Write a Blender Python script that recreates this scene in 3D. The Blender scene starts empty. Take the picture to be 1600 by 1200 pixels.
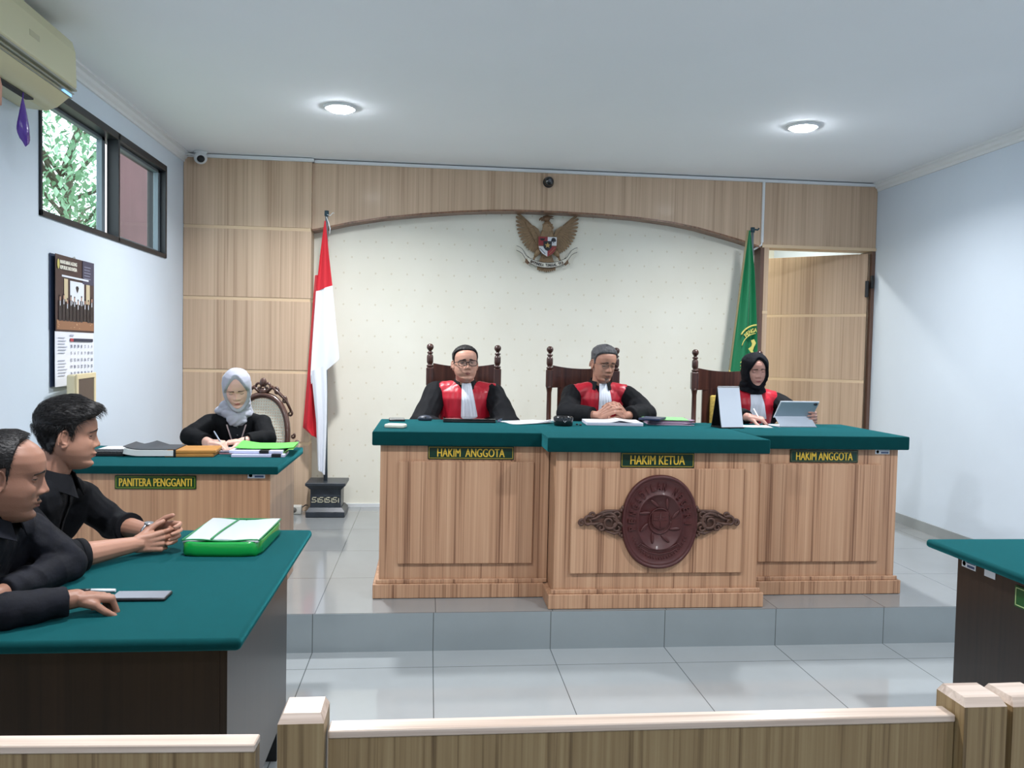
import bpy, math, random
import numpy as np
from mathutils import Vector, Matrix, noise
from mathutils.bvhtree import BVHTree

random.seed(7)
PI = math.pi
SC = bpy.context.scene
COL = SC.collection

# ------------------------------------------------------------------ camera
cd = bpy.data.cameras.new('camera'); cam = bpy.data.objects.new('camera', cd); COL.objects.link(cam)
cd.sensor_width = 36.0; cd.lens = 1282.1 / 1600 * 36.0; cd.clip_start = 0.05; cd.clip_end = 200
_r = Vector((0.99477806, -0.09995919, 0.02060976)); _d = Vector((0.01649139, -0.04185334, -0.99898765)); _f = Vector((0.10072058, 0.99411089, -0.03998632))
mw = Matrix.Identity(4)
for i in range(3):
    mw[i][0] = _r[i]; mw[i][1] = -_d[i]; mw[i][2] = -_f[i]
mw[2][3] = 1.525
cam.matrix_world = mw
SC.camera = cam

# ------------------------------------------------------------------ colour management, world
SC.view_settings.view_transform = 'Standard'; SC.view_settings.look = 'None'
SC.view_settings.gamma = 1.0; SC.view_settings.use_curve_mapping = False
SC.view_settings.exposure = 0.0
W = bpy.data.worlds.new('daylight'); SC.world = W; W.use_nodes = True
bg = W.node_tree.nodes['Background']; bg.inputs[0].default_value = (0.84, 0.94, 1.0, 1); bg.inputs[1].default_value = 4.0

# room sizes (metres)
XL, XR, YB, YP, ZC, ZD, YD = -1.95, 3.82, 6.92, 6.78, 3.03, 0.195, 4.116

# ------------------------------------------------------------------ recessed round LED lights: back pair in view, others unseen, added for brightness
LAMPS = [(-0.58, 5.29), (2.40, 5.20), (-0.58, 2.3), (2.40, 2.3), (-0.58, -0.7), (2.40, -0.7)]
LAMP_W = [46, 39, 44, 44, 20, 20]
LAMP_COL = (0.985, 0.98, 0.99)
lamp_objs = []
for (lx, ly), w in zip(LAMPS, LAMP_W):
    ld = bpy.data.lights.new('lamp_light', 'AREA'); ld.shape = 'DISK'; ld.size = 0.16; ld.energy = w; ld.color = LAMP_COL; ld.spread = math.radians(150)
    lo = bpy.data.objects.new('lamp_light', ld); COL.objects.link(lo); lo.location = (0, 0, -0.038)
    lamp_objs.append(lo)

# ------------------------------------------------------------------ helpers
def lin(c):
    return tuple((x / 12.92 if x <= 0.04045 else ((x + 0.055) / 1.055) ** 2.4) for x in [v / 255 for v in c])

MATS = {}
def mat(name, rgb=(200, 200, 200), rough=0.6, metal=0.0, coat=0.0, bump=None, emit=None, var=None, spec=0.5, sheen=0.0, trans=0.0, sss=0.0, stint=None, srough=0.3):
    """principled material; rgb in display values. var=(scale, amount) mottles the colour; bump=(scale, strength[, stretch])"""
    if name in MATS: return MATS[name]
    m = bpy.data.materials.new(name); m.use_nodes = True; nt = m.node_tree; N = nt.nodes; L = nt.links
    b = N['Principled BSDF']; c = lin(rgb)
    b.inputs['Base Color'].default_value = (*c, 1); b.inputs['Roughness'].default_value = rough
    b.inputs['Metallic'].default_value = metal; b.inputs['Coat Weight'].default_value = coat; b.inputs['Coat Roughness'].default_value = 0.1
    b.inputs['Specular IOR Level'].default_value = spec; b.inputs['Sheen Weight'].default_value = sheen
    b.inputs['Transmission Weight'].default_value = trans
    b.inputs['Sheen Roughness'].default_value = srough
    if stint: b.inputs['Sheen Tint'].default_value = (*lin(stint), 1)
    if sss: b.inputs['Subsurface Weight'].default_value = sss; b.inputs['Subsurface Radius'].default_value = (0.01, 0.004, 0.002)
    if emit: b.inputs['Emission Color'].default_value = (*lin(emit[0]), 1); b.inputs['Emission Strength'].default_value = emit[1]
    tc = N.new('ShaderNodeTexCoord')
    if var:
        n = N.new('ShaderNodeTexNoise'); n.inputs['Scale'].default_value = var[0]; n.inputs['Detail'].default_value = 5
        L.new(tc.outputs['Object'], n.inputs['Vector'])
        r = N.new('ShaderNodeValToRGB'); a = var[1]
        r.color_ramp.elements[0].position = 0.3; r.color_ramp.elements[1].position = 0.7
        r.color_ramp.elements[0].color = (*[x * (1 - a) for x in c], 1); r.color_ramp.elements[1].color = (*[min(1, x * (1 + a)) for x in c], 1)
        L.new(n.outputs['Fac'], r.inputs['Fac']); L.new(r.outputs['Color'], b.inputs['Base Color'])
    if bump:
        n2 = N.new('ShaderNodeTexNoise'); n2.inputs['Scale'].default_value = bump[0]; n2.inputs['Detail'].default_value = 4
        mp = N.new('ShaderNodeMapping'); L.new(tc.outputs['Object'], mp.inputs['Vector']); L.new(mp.outputs['Vector'], n2.inputs['Vector'])
        if len(bump) > 2: mp.inputs['Scale'].default_value = bump[2]
        bp = N.new('ShaderNodeBump'); bp.inputs['Strength'].default_value = bump[1]; bp.inputs['Distance'].default_value = 0.01
        L.new(n2.outputs['Fac'], bp.inputs['Height']); L.new(bp.outputs['Normal'], b.inputs['Normal'])
    MATS[name] = m
    return m

def wood(name, cols, across=14, fine=70, along=0.5, axis='z', rough=0.38, coat=0.15, streak=0.55):
    """laminate with long grain: cols = light, mid, dark display colours; grain runs along axis"""
    if name in MATS: return MATS[name]
    m = bpy.data.materials.new(name); m.use_nodes = True; nt = m.node_tree; N = nt.nodes; L = nt.links
    b = N['Principled BSDF']; b.inputs['Roughness'].default_value = rough; b.inputs['Coat Weight'].default_value = coat; b.inputs['Coat Roughness'].default_value = 0.15
    tc = N.new('ShaderNodeTexCoord')
    def ns(s, al, det, dist):
        mp = N.new('ShaderNodeMapping'); v = [s, s, s]; v['xyz'.index(axis)] = al; mp.inputs['Scale'].default_value = v
        L.new(tc.outputs['Object'], mp.inputs['Vector'])
        n = N.new('ShaderNodeTexNoise'); n.inputs['Scale'].default_value = 1; n.inputs['Detail'].default_value = det; n.inputs['Distortion'].default_value = dist
        L.new(mp.outputs['Vector'], n.inputs['Vector']); return n.outputs['Fac']
    a = ns(across, along, 2, 0.3); f = ns(fine, along * 1.6, 4, 0.6)
    mx = N.new('ShaderNodeMix'); mx.data_type = 'FLOAT'; mx.inputs[0].default_value = streak
    L.new(a, mx.inputs[2]); L.new(f, mx.inputs[3])
    r = N.new('ShaderNodeValToRGB'); e = r.color_ramp.elements
    e[0].position = 0.36; e[0].color = (*lin(cols[2]), 1); e[1].position = 0.66; e[1].color = (*lin(cols[0]), 1)
    k = e.new(0.47); k.color = (*lin(cols[1]), 1)
    L.new(mx.outputs[0], r.inputs['Fac']); L.new(r.outputs['Color'], b.inputs['Base Color'])
    MATS[name] = m
    return m

def noise_disp(p, s, a, oct=3):
    return a * noise.fractal(Vector(p) * s, 1.0, 2.0, oct)

class MB:
    """mesh builder: collects shapes, then obj() links them as one mesh object"""
    def __init__(s): s.v = []; s.f = []; s.m = []; s.sm = []
    def add(s, vs, fs, mi=0, smooth=False, M=None):
        o = len(s.v)
        if M is not None: vs = [M @ Vector(p) for p in vs]
        s.v += [tuple(p) for p in vs]; s.f += [tuple(i + o for i in f) for f in fs]
        s.m += [mi] * len(fs); s.sm += [smooth] * len(fs); return s
    def box(s, x0, x1, y0, y1, z0, z1, mi=0, M=None):
        vs = [(x, y, z) for x in (x0, x1) for y in (y0, y1) for z in (z0, z1)]
        return s.add(vs, [(0, 1, 3, 2), (4, 6, 7, 5), (0, 4, 5, 1), (2, 3, 7, 6), (0, 2, 6, 4), (1, 5, 7, 3)], mi, False, M)
    def bbox(s, x0, x1, y0, y1, z0, z1, b=0.005, mi=0, M=None, seg=1):
        """box with bevelled edges"""
        import bmesh
        bm = bmesh.new(); bmesh.ops.create_cube(bm, size=1)
        for v in bm.verts: v.co = ((x0 + x1) / 2 + v.co.x * (x1 - x0), (y0 + y1) / 2 + v.co.y * (y1 - y0), (z0 + z1) / 2 + v.co.z * (z1 - z0))
        bmesh.ops.bevel(bm, geom=bm.edges[:], offset=b, segments=seg, affect='EDGES', profile=0.5)
        bm.verts.index_update(); vs = [v.co.copy() for v in bm.verts]; fs = [[v.index for v in f.verts] for f in bm.faces]; bm.free()
        return s.add(vs, fs, mi, seg > 1, M)
    def ring_loft(s, rings, closed=True, caps=True, mi=0, smooth=True, M=None):
        n = len(rings[0]); vs = [p for r in rings for p in r]; fs = []
        for i in range(len(rings) - 1):
            for j in range(n if closed else n - 1):
                k = (j + 1) % n; fs.append((i * n + j, i * n + k, (i + 1) * n + k, (i + 1) * n + j))
        s.add(vs, fs, mi, smooth, M)
        if caps and closed:
            o = len(s.v) - len(vs)
            s.f += [tuple(range(o + n - 1, o - 1, -1)), tuple(range(len(s.v) - n, len(s.v)))]; s.m += [mi] * 2; s.sm += [False] * 2
        return s
    def tube(s, path, r, n=10, mi=0, smooth=True, M=None, flat=1.0, up=None):
        P_ = [Vector(p) for p in path]; rs = r if isinstance(r, (list, tuple)) else [r] * len(P_)
        rings = []; prev = None
        for i, p in enumerate(P_):
            t = (P_[min(i + 1, len(P_) - 1)] - P_[max(i - 1, 0)]).normalized()
            if prev is None:
                u = Vector(up) if up else (Vector((0, 0, 1)) if abs(t.z) < 0.9 else Vector((1, 0, 0)))
            else: u = prev
            a = (u - t * u.dot(t)).normalized(); b_ = t.cross(a); prev = a
            rings.append([p + a * math.cos(2 * PI * k / n) * rs[i] * flat + b_ * math.sin(2 * PI * k / n) * rs[i] for k in range(n)])
        return s.ring_loft(rings, True, True, mi, smooth, M)
    def cyl(s, c, r, h, n=24, mi=0, M=None, smooth=True, r2=None, axis='z'):
        r2 = r if r2 is None else r2; rings = []
        for zz, rr in ((0, r), (h, r2)):
            ring = []
            for k in range(n):
                a = 2 * PI * k / n; q = (rr * math.cos(a), rr * math.sin(a), zz)
                if axis == 'y': q = (q[0], q[2], -q[1])
                if axis == 'x': q = (q[2], q[0], q[1])
                ring.append((c[0] + q[0], c[1] + q[1], c[2] + q[2]))
            rings.append(ring)
        return s.ring_loft(rings, True, True, mi, smooth, M)
    def lathe(s, c, prof, n=20, mi=0, M=None, axis='z'):
        rings = []
        for rr, zz in prof:
            ring = []
            for k in range(n):
                a = 2 * PI * k / n; q = (rr * math.cos(a), rr * math.sin(a), zz)
                if axis == 'y': q = (q[0], q[2], -q[1])
                if axis == 'x': q = (q[2], q[0], q[1])
                ring.append((c[0] + q[0], c[1] + q[1], c[2] + q[2]))
            rings.append(ring)
        return s.ring_loft(rings, True, True, mi, True, M)
    def ell(s, c, r, R=None, n=16, mi=0, M=None):
        """ellipsoid"""
        if not isinstance(r, (list, tuple)): r = (r, r, r)
        rings = []; R = R or Matrix.Identity(3)
        for i in range(n + 1):
            t = PI * (i / n) * 0.998 + 0.003; ring = []
            for k in range(n * 3 // 2):
                a = 2 * PI * k / (n * 3 // 2)
                q = R @ Vector((r[0] * math.sin(t) * math.cos(a), r[1] * math.sin(t) * math.sin(a), -r[2] * math.cos(t)))
                ring.append(Vector(c) + q)
            rings.append(ring)
        return s.ring_loft(rings, True, True, mi, True, M)
    def prism(s, poly, y0, y1, mi=0, M=None, smooth=False, plane='xz'):
        """polygon in the xz plane (or xy / yz) extruded from y0 to y1"""
        from mathutils.geometry import tessellate_polygon
        n = len(poly)
        def at(q, d): return (q[0], d, q[1]) if plane == 'xz' else ((q[0], q[1], d) if plane == 'xy' else (d, q[0], q[1]))
        tri = tessellate_polygon([[Vector((q[0], q[1], 0)) for q in poly]])
        fs = [tuple(t) for t in tri] + [tuple(i + n for i in reversed(t)) for t in tri]
        vs = [at(q, y0) for q in poly] + [at(q, y1) for q in poly]
        s.add(vs, fs, mi, False, M); o = len(s.v) - 2 * n
        for i in range(n):
            k = (i + 1) % n; s.f.append((o + i, o + n + i, o + n + k, o + k)); s.m.append(mi); s.sm.append(smooth)
        return s
    def sheet(s, rows, th, mi=0, M=None):
        """thick sheet through a grid of points (rows of points), thickness th"""
        R_ = [[Vector(p) for p in r] for r in rows]; nr, nc = len(R_), len(R_[0]); top = []; bot = []
        for i in range(nr):
            for j in range(nc):
                du = R_[i][min(j + 1, nc - 1)] - R_[i][max(j - 1, 0)]; dv = R_[min(i + 1, nr - 1)][j] - R_[max(i - 1, 0)][j]
                nn = du.cross(dv); nn = nn.normalized() if nn.length > 1e-12 else Vector((0, 0, 1))
                top.append(R_[i][j] + nn * th / 2); bot.append(R_[i][j] - nn * th / 2)
        fs = []; T = nr * nc
        for i in range(nr - 1):
            for j in range(nc - 1):
                a, b_, c, d = i * nc + j, i * nc + j + 1, (i + 1) * nc + j + 1, (i + 1) * nc + j
                fs.append((a, b_, c, d)); fs.append((T + d, T + c, T + b_, T + a))
        edge = [j for j in range(nc)] + [i * nc + nc - 1 for i in range(1, nr)] + [(nr - 1) * nc + j for j in range(nc - 2, -1, -1)] + [i * nc for i in range(nr - 2, 0, -1)]
        s.add(top + bot, fs, mi, True, M)
        rim = [top[e] for e in edge] + [bot[e] for e in edge]; ne = len(edge)
        return s.add(rim, [((i + 1) % ne, i, ne + i, ne + (i + 1) % ne) for i in range(ne)], mi, True, M)
    def obj(s, name, mats, parent=None, loc=None, rot=None, bevel=0.0, weld=False):
        me = bpy.data.meshes.new(name); me.from_pydata(s.v, [], s.f)
        mats = mats if isinstance(mats, (list, tuple)) else [mats]
        for m_ in mats: me.materials.append(m_)
        me.polygons.foreach_set('material_index', s.m); me.polygons.foreach_set('use_smooth', s.sm); me.update()
        import bmesh
        bm = bmesh.new(); bm.from_mesh(me); bmesh.ops.recalc_face_normals(bm, faces=bm.faces[:]); bm.to_mesh(me); bm.free()
        return link(name, me, parent, loc, rot, bevel)

def link(name, me, parent=None, loc=None, rot=None, bevel=0.0):
    o = bpy.data.objects.new(name, me); COL.objects.link(o)
    if parent is not None: o.parent = parent
    if loc: o.location = loc
    if rot: o.rotation_euler = rot
    if bevel:
        b = o.modifiers.new('bevel', 'BEVEL'); b.width = bevel; b.segments = 2; b.limit_method = 'ANGLE'
    return o

def tag(o, label, cat, group=None):
    o['label'] = label; o['category'] = cat
    if group: o['group'] = group
    return o
def thing(name, label, cat, loc=(0, 0, 0), rz=0, group=None):
    o = bpy.data.objects.new(name, None); COL.objects.link(o); o.empty_display_size = 0.1
    o.location = loc; o.rotation_euler = (0, 0, rz); return tag(o, label, cat, group)
def struct(o): o['kind'] = 'structure'; return o
def copy_tree(o, parent=None):
    c = o.copy(); COL.objects.link(c); c.parent = parent
    for ch in list(o.children): copy_tree(ch, c)
    return c

def text_mesh(body, w, h, depth=0.002, bold=0.0, align='C'):
    """verts, faces of a line of text in the xz plane, w wide and h tall, front at y=0 facing -y"""
    cu = bpy.data.curves.new('t', 'FONT'); cu.body = body; cu.size = 1; cu.extrude = 0.05; cu.offset = bold; cu.resolution_u = 3
    ob = bpy.data.objects.new('t', cu); COL.objects.link(ob)
    dg = bpy.context.evaluated_depsgraph_get(); dg.update()
    me = bpy.data.meshes.new_from_object(ob.evaluated_get(dg))
    vs = [v.co.copy() for v in me.vertices]; fs = [tuple(p.vertices) for p in me.polygons]
    bpy.data.objects.remove(ob); bpy.data.curves.remove(cu); bpy.data.meshes.remove(me)
    if not vs: return [], []
    x0 = min(v.x for v in vs); x1 = max(v.x for v in vs); y0 = min(v.y for v in vs); y1 = max(v.y for v in vs)
    sx = w / max(1e-6, x1 - x0) if w else h / (y1 - y0) * 0.85; sz = h / (y1 - y0)
    return [Vector(((v.x - (x0 + x1) / 2) * sx, (-v.z / 0.05) * depth / 2, (v.y - (y0 + y1) / 2) * sz)) for v in vs], fs

def T(x, y, z, rz=0, rx=0, ry=0):
    return Matrix.Translation((x, y, z)) @ Matrix.Rotation(rz, 4, 'Z') @ Matrix.Rotation(rx, 4, 'X') @ Matrix.Rotation(ry, 4, 'Y')
# ------------------------------------------------------------------ shared materials
M_WALL = mat('wall_paint', (212, 224, 236), 0.75, bump=(90, 0.04), var=(1.2, 0.03))
M_CEIL = mat('ceiling_paint', (238, 242, 246), 0.85, var=(0.8, 0.02))
M_TRIMW = mat('white_plaster', (226, 230, 232), 0.6)
M_PANEL = wood('panel_laminate', ((214, 187, 160), (198, 170, 143), (176, 147, 121)), 9, 60, 0.35, rough=.5, coat=.04)
M_BENCH = wood('bench_laminate', ((204, 164, 132), (184, 142, 111), (132, 94, 70)), 26, 110, 0.45, rough=.45, coat=.05, streak=.55)
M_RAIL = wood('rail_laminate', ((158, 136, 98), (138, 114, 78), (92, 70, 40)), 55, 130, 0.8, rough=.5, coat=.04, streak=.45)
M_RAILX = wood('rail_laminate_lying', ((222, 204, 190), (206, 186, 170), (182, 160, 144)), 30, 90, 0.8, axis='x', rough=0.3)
M_EDGE = mat('pale_wood_edge', (222, 196, 162), 0.5)
M_DARKW = wood('dark_brown_laminate', ((42, 31, 24), (33, 24, 19), (22, 16, 13)), 9, 60, 0.6, axis='z', rough=0.4, coat=0.25)
M_MAHO = wood('dark_mahogany', ((84, 50, 40), (62, 36, 30), (42, 24, 21)), 12, 50, 0.6, rough=0.3, coat=0.4)
M_GREEN = mat('green_felt_cloth', (5, 58, 60), 0.95, bump=(900, 0.25), var=(30, 0.06), spec=0.1, sheen=.6, stint=(66, 186, 196), srough=.4)
M_BLACK = mat('black_plastic', (24, 25, 28), 0.4)
M_PAPER = mat('white_paper', (226, 229, 234), 0.7)
M_GOLD = mat('gold_paint', (214, 178, 60), 0.45)
M_SIGN = mat('dark_green_sign', (10, 50, 38), 0.3)
M_CREAM = None

def wallpaper():
    m = bpy.data.materials.new('cream_wallpaper'); m.use_nodes = True; nt = m.node_tree; N = nt.nodes; L = nt.links
    b = N['Principled BSDF']; b.inputs['Roughness'].default_value = 0.7
    tc = N.new('ShaderNodeTexCoord'); sp = N.new('ShaderNodeSeparateXYZ'); L.new(tc.outputs['Object'], sp.inputs[0])
    def op(o, a, b_=None, c=None):
        n = N.new('ShaderNodeMath'); n.operation = o
        for i, q in enumerate((a, b_, c)):
            if q is None: continue
            if isinstance(q, (int, float)): n.inputs[i].default_value = q
            else: L.new(q, n.inputs[i])
        return n.outputs[0]
    P_ = 0.13
    row = op('FLOOR', op('DIVIDE', sp.outputs['Z'], P_)); off = op('MULTIPLY', op('MODULO', row, 2.0), P_ / 2)
    u = op('SUBTRACT', op('FRACT', op('DIVIDE', op('ADD', sp.outputs['X'], off), P_)), 0.5)
    v = op('SUBTRACT', op('FRACT', op('DIVIDE', sp.outputs['Z'], P_)), 0.5)
    d = op('SQRT', op('ADD', op('MULTIPLY', u, u), op('MULTIPLY', op('MULTIPLY', v, 0.7), v)))
    dot = op('LESS_THAN', d, 0.055)
    n = N.new('ShaderNodeTexNoise'); n.inputs['Scale'].default_value = 2.0; n.inputs['Detail'].default_value = 6; L.new(tc.outputs['Object'], n.inputs['Vector'])
    r = N.new('ShaderNodeValToRGB'); r.color_ramp.elements[0].position = 0.3; r.color_ramp.elements[1].position = 0.7
    r.color_ramp.elements[0].color = (*lin((238, 235, 220)), 1); r.color_ramp.elements[1].color = (*lin((244, 242, 229)), 1)
    L.new(n.outputs['Fac'], r.inputs['Fac'])
    mx = N.new('ShaderNodeMix'); mx.data_type = 'RGBA'; L.new(op('MULTIPLY', dot, 0.35), mx.inputs[0]); L.new(r.outputs['Color'], mx.inputs[6]); mx.inputs[7].default_value = (*lin((196, 180, 140)), 1)
    L.new(mx.outputs[2], b.inputs['Base Color'])
    bp = N.new('ShaderNodeBump'); bp.inputs['Strength'].default_value = 0.15; bp.inputs['Distance'].default_value = 0.02
    n3 = N.new('ShaderNodeTexNoise'); n3.inputs['Scale'].default_value = 5; n3.inputs['Detail'].default_value = 3; L.new(tc.outputs['Object'], n3.inputs['Vector'])
    L.new(n3.outputs['Fac'], bp.inputs['Height']); L.new(bp.outputs['Normal'], b.inputs['Normal'])
    return m
M_CREAM = wallpaper()

def tiles(name, x0, y0, px, py, rgb, plane='xy'):
    m = bpy.data.materials.new(name); m.use_nodes = True; nt = m.node_tree; N = nt.nodes; L = nt.links
    b = N['Principled BSDF']; b.inputs['Roughness'].default_value = 0.1; b.inputs['Specular IOR Level'].default_value = 0.75
    tc = N.new('ShaderNodeTexCoord'); sp = N.new('ShaderNodeSeparateXYZ'); L.new(tc.outputs['Object'], sp.inputs[0])
    def mth(o, a, v):
        n = N.new('ShaderNodeMath'); n.operation = o; L.new(a, n.inputs[0])
        if isinstance(v, (int, float)): n.inputs[1].default_value = v
        else: L.new(v, n.inputs[1])
        return n.outputs[0]
    def line(out, o, p):
        f = N.new('ShaderNodeMath'); f.operation = 'FRACT'; L.new(mth('DIVIDE', mth('SUBTRACT', out, o), p), f.inputs[0])
        return mth('LESS_THAN', f.outputs[0], 0.0045 / p)
    a = line(sp.outputs['X'], x0, px)
    g = mth('MAXIMUM', a, line(sp.outputs['Y'], y0, py)) if plane == 'xy' else a
    n = N.new('ShaderNodeTexNoise'); n.inputs['Scale'].default_value = 3; n.inputs['Detail'].default_value = 8; L.new(tc.outputs['Object'], n.inputs['Vector'])
    r = N.new('ShaderNodeValToRGB'); r.color_ramp.elements[0].position = 0.35; r.color_ramp.elements[1].position = 0.65
    r.color_ramp.elements[0].color = (*[c * 0.94 for c in lin(rgb)], 1); r.color_ramp.elements[1].color = (*lin(rgb), 1)
    L.new(n.outputs['Fac'], r.inputs['Fac'])
    mx = N.new('ShaderNodeMix'); mx.data_type = 'RGBA'; L.new(g, mx.inputs[0]); L.new(r.outputs['Color'], mx.inputs[6]); mx.inputs[7].default_value = (*lin((92, 98, 100)), 1)
    L.new(mx.outputs[2], b.inputs['Base Color'])
    return m
M_TILE = tiles('glossy_floor_tiles', 0.04, 3.9 - 6, 0.6, 0.6, (165, 171, 173))
M_TILED = tiles('glossy_dais_tiles', -0.55, 4.764, 0.6, 0.645, (148, 152, 153))
M_RISER = tiles('riser_tiles', 0.04, 0, 0.6, 0.6, (144, 154, 158), plane='x')

# ------------------------------------------------------------------ room shell
YF = -3.2; ZT = 0.12
struct(MB().box(XL - .1, XR + .1, YF, YD + .02, -.1, 0).obj('floor', M_TILE))
b = MB().box(XL - .1, XR + .3, YD + .006, 9.2, -.1, ZD)
struct(b.obj('floor_dais', M_TILED))
struct(MB().box(XL, XR, YD, YD + .005, 0, ZD - .001).obj('trim_riser', M_RISER))
struct(MB().box(XL - .25, XR + .3, YF - .2, 9.2, ZC, ZC + .1).obj('ceiling', M_CEIL))
# left wall with the window opening
WY0, WY1, WZ0, WZ1 = 4.34, 6.31, 2.155, 2.83
b = MB()
b.box(XL - ZT, XL, YF, WY0, 0, ZC); b.box(XL - ZT, XL, WY1, YB + .1, 0, ZC)
b.box(XL - ZT, XL, WY0, WY1, 0, WZ0); b.box(XL - ZT, XL, WY0, WY1, WZ1, ZC)
struct(b.obj('wall_left', M_WALL))
b = MB().box(XR, XR + .1, YF, 9.2, 0, ZC)
struct(b.obj('wall_right', M_WALL))
struct(MB().box(XL - .1, XR + .1, YF - .1, YF, 0, ZC).obj('wall_front', M_WALL))
DX0, DX1, DZ1 = 2.86, 3.79, 2.43
b = MB().box(XL - .1, DX0 - .02, YB, YB + .1, 0, ZC); b.box(DX0 - .02, XR, YB, YB + .1, DZ1 + .03, ZC)
struct(b.obj('wall_back', M_CREAM))
b = MB().box(1.6, XR + .1, 8.9, 9.0, 0, ZC); b.box(1.5, 1.6, YB + .1, 9.0, 0, ZC)
struct(b.obj('wall_corridor', M_CREAM))
# cornices
def cornice(name, x, sgn):
    prof = [(0, 0), (.055, 0), (.055, -.012), (.035, -.02), (.03, -.04), (.014, -.052), (.012, -.07), (0, -.07)]
    b = MB().prism([(x + sgn * p, ZC + q) for p, q in prof], YF, YP - .01)
    struct(b.obj(name, M_TRIMW))
cornice('trim_left_cornice', XL, 1); cornice('trim_right_cornice', XR, -1)
struct(MB().box(-.94, 2.78, YB - .012, YB, ZD, ZD + .03).obj('baseboard_back', M_TRIMW))
b = MB().box(XR - .012, XR, YD + .006, YB, ZD, ZD + .08); b.box(XR - .012, XR, YF, YD + .005, 0, .08)
struct(b.obj('baseboard_right', mat('baseboard_tile', (150, 156, 158), 0.3, var=(4, .08))))
b = MB().box(XL, XL + .012, YD + .006, YP, ZD, ZD + .08); b.box(XL, XL + .012, YF, YD + .005, 0, .08)
struct(b.obj('baseboard_left', MATS['baseboard_tile']))

# wood clad column left of the arch
col = struct(bpy.data.objects.new('trim_panelled_column', None)); COL.objects.link(col)
zs = [ZD, .742, 1.322, 1.90, 2.462, 3.0]
b = MB()
for i in range(5):
    b.bbox(XL + .002, -.958, YP - .035, YB - .002, zs[i] + (.013 if i else 0), zs[i + 1] - .013 if i < 4 else zs[5], .002)
b.obj('panels', M_PANEL, col)
b = MB()
for z in zs[1:5]: b.box(XL + .002, -.962, YP - .028, YB - .004, z - .0135, z + .0135)
b.obj('pale_strips', M_EDGE, col)
# arch beam
arch = struct(bpy.data.objects.new('trim_arch_beam', None)); COL.objects.link(arch)
ap = [(-.957, 2.47), (-.93, 2.475), (-.66, 2.54), (-.38, 2.592), (-.07, 2.633), (.24, 2.664), (.48, 2.681), (.72, 2.69), (1.06, 2.69), (1.41, 2.682), (1.71, 2.667), (2.01, 2.638), (2.24, 2.60), (2.46, 2.548), (2.62, 2.508), (2.79, 2.458)]
b = MB().prism(ap + [(2.79, 3.0), (-.957, 3.0)], YP, YB - .001)
b.obj('beam_panel', M_PANEL, arch)
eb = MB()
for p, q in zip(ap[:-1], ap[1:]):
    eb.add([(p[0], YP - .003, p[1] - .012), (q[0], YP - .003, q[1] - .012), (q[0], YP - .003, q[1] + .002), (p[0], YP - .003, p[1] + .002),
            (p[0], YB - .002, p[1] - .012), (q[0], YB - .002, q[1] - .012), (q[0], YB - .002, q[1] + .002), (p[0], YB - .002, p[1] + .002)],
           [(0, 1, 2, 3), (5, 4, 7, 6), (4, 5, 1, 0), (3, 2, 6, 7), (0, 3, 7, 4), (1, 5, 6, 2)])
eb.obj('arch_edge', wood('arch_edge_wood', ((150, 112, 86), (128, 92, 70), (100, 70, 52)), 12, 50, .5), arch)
# header over the door and the pilaster
hd = struct(bpy.data.objects.new('trim_door_header', None)); COL.objects.link(hd)
MB().box(2.80, XR - .002, YP, YB - .001, 2.475, 3.0).obj('header_panel', M_PANEL, hd)
MB().box(2.80, XR - .002, YP - .012, YB - .003, 2.45, 2.476).obj('header_strip', M_EDGE, hd)
pil = struct(bpy.data.objects.new('trim_pilaster', None)); COL.objects.link(pil)
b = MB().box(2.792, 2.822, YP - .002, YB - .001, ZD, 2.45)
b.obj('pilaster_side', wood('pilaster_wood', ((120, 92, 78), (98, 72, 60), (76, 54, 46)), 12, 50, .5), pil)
MB().box(2.822, 2.862, YP - .006, YB + .03, ZD, 2.45).obj('pilaster_edge', M_PANEL, pil)
b = MB().box(2.82, 2.864, YP - .008, YB, 1.888, 1.912); b.box(2.82, 2.864, YP - .008, YB, 1.31, 1.334)
b.obj('pale_strips', M_EDGE, pil)
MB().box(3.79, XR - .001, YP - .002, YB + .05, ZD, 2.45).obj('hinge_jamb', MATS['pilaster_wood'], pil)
# white strip at the ceiling, conduit
b = MB().bbox(XL + .03, -.94, YP - .06, YP - .036, 2.998, 3.024, .002); b.bbox(-.94, XR - .03, YP - .026, YP - .001, 2.998, 3.022, .002)
struct(b.obj('trim_ceiling_strip', M_TRIMW))
b = MB().bbox(2.785, 2.805, YP - .022, YP - .001, 2.49, 3.0, .003)
b.tube([(2.795, YP - .012, 2.5), (2.79, YP - .012, 2.47), (2.76, YP + .03, 2.445), (2.745, YB - .02, 2.43), (2.745, YB - .012, 2.38), (2.745, YB - .012, ZD)], .008, 8)
tag(b.obj('cable_conduit', M_TRIMW), 'white cable conduit running down from the ceiling beside the green flag', 'conduit')

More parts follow.
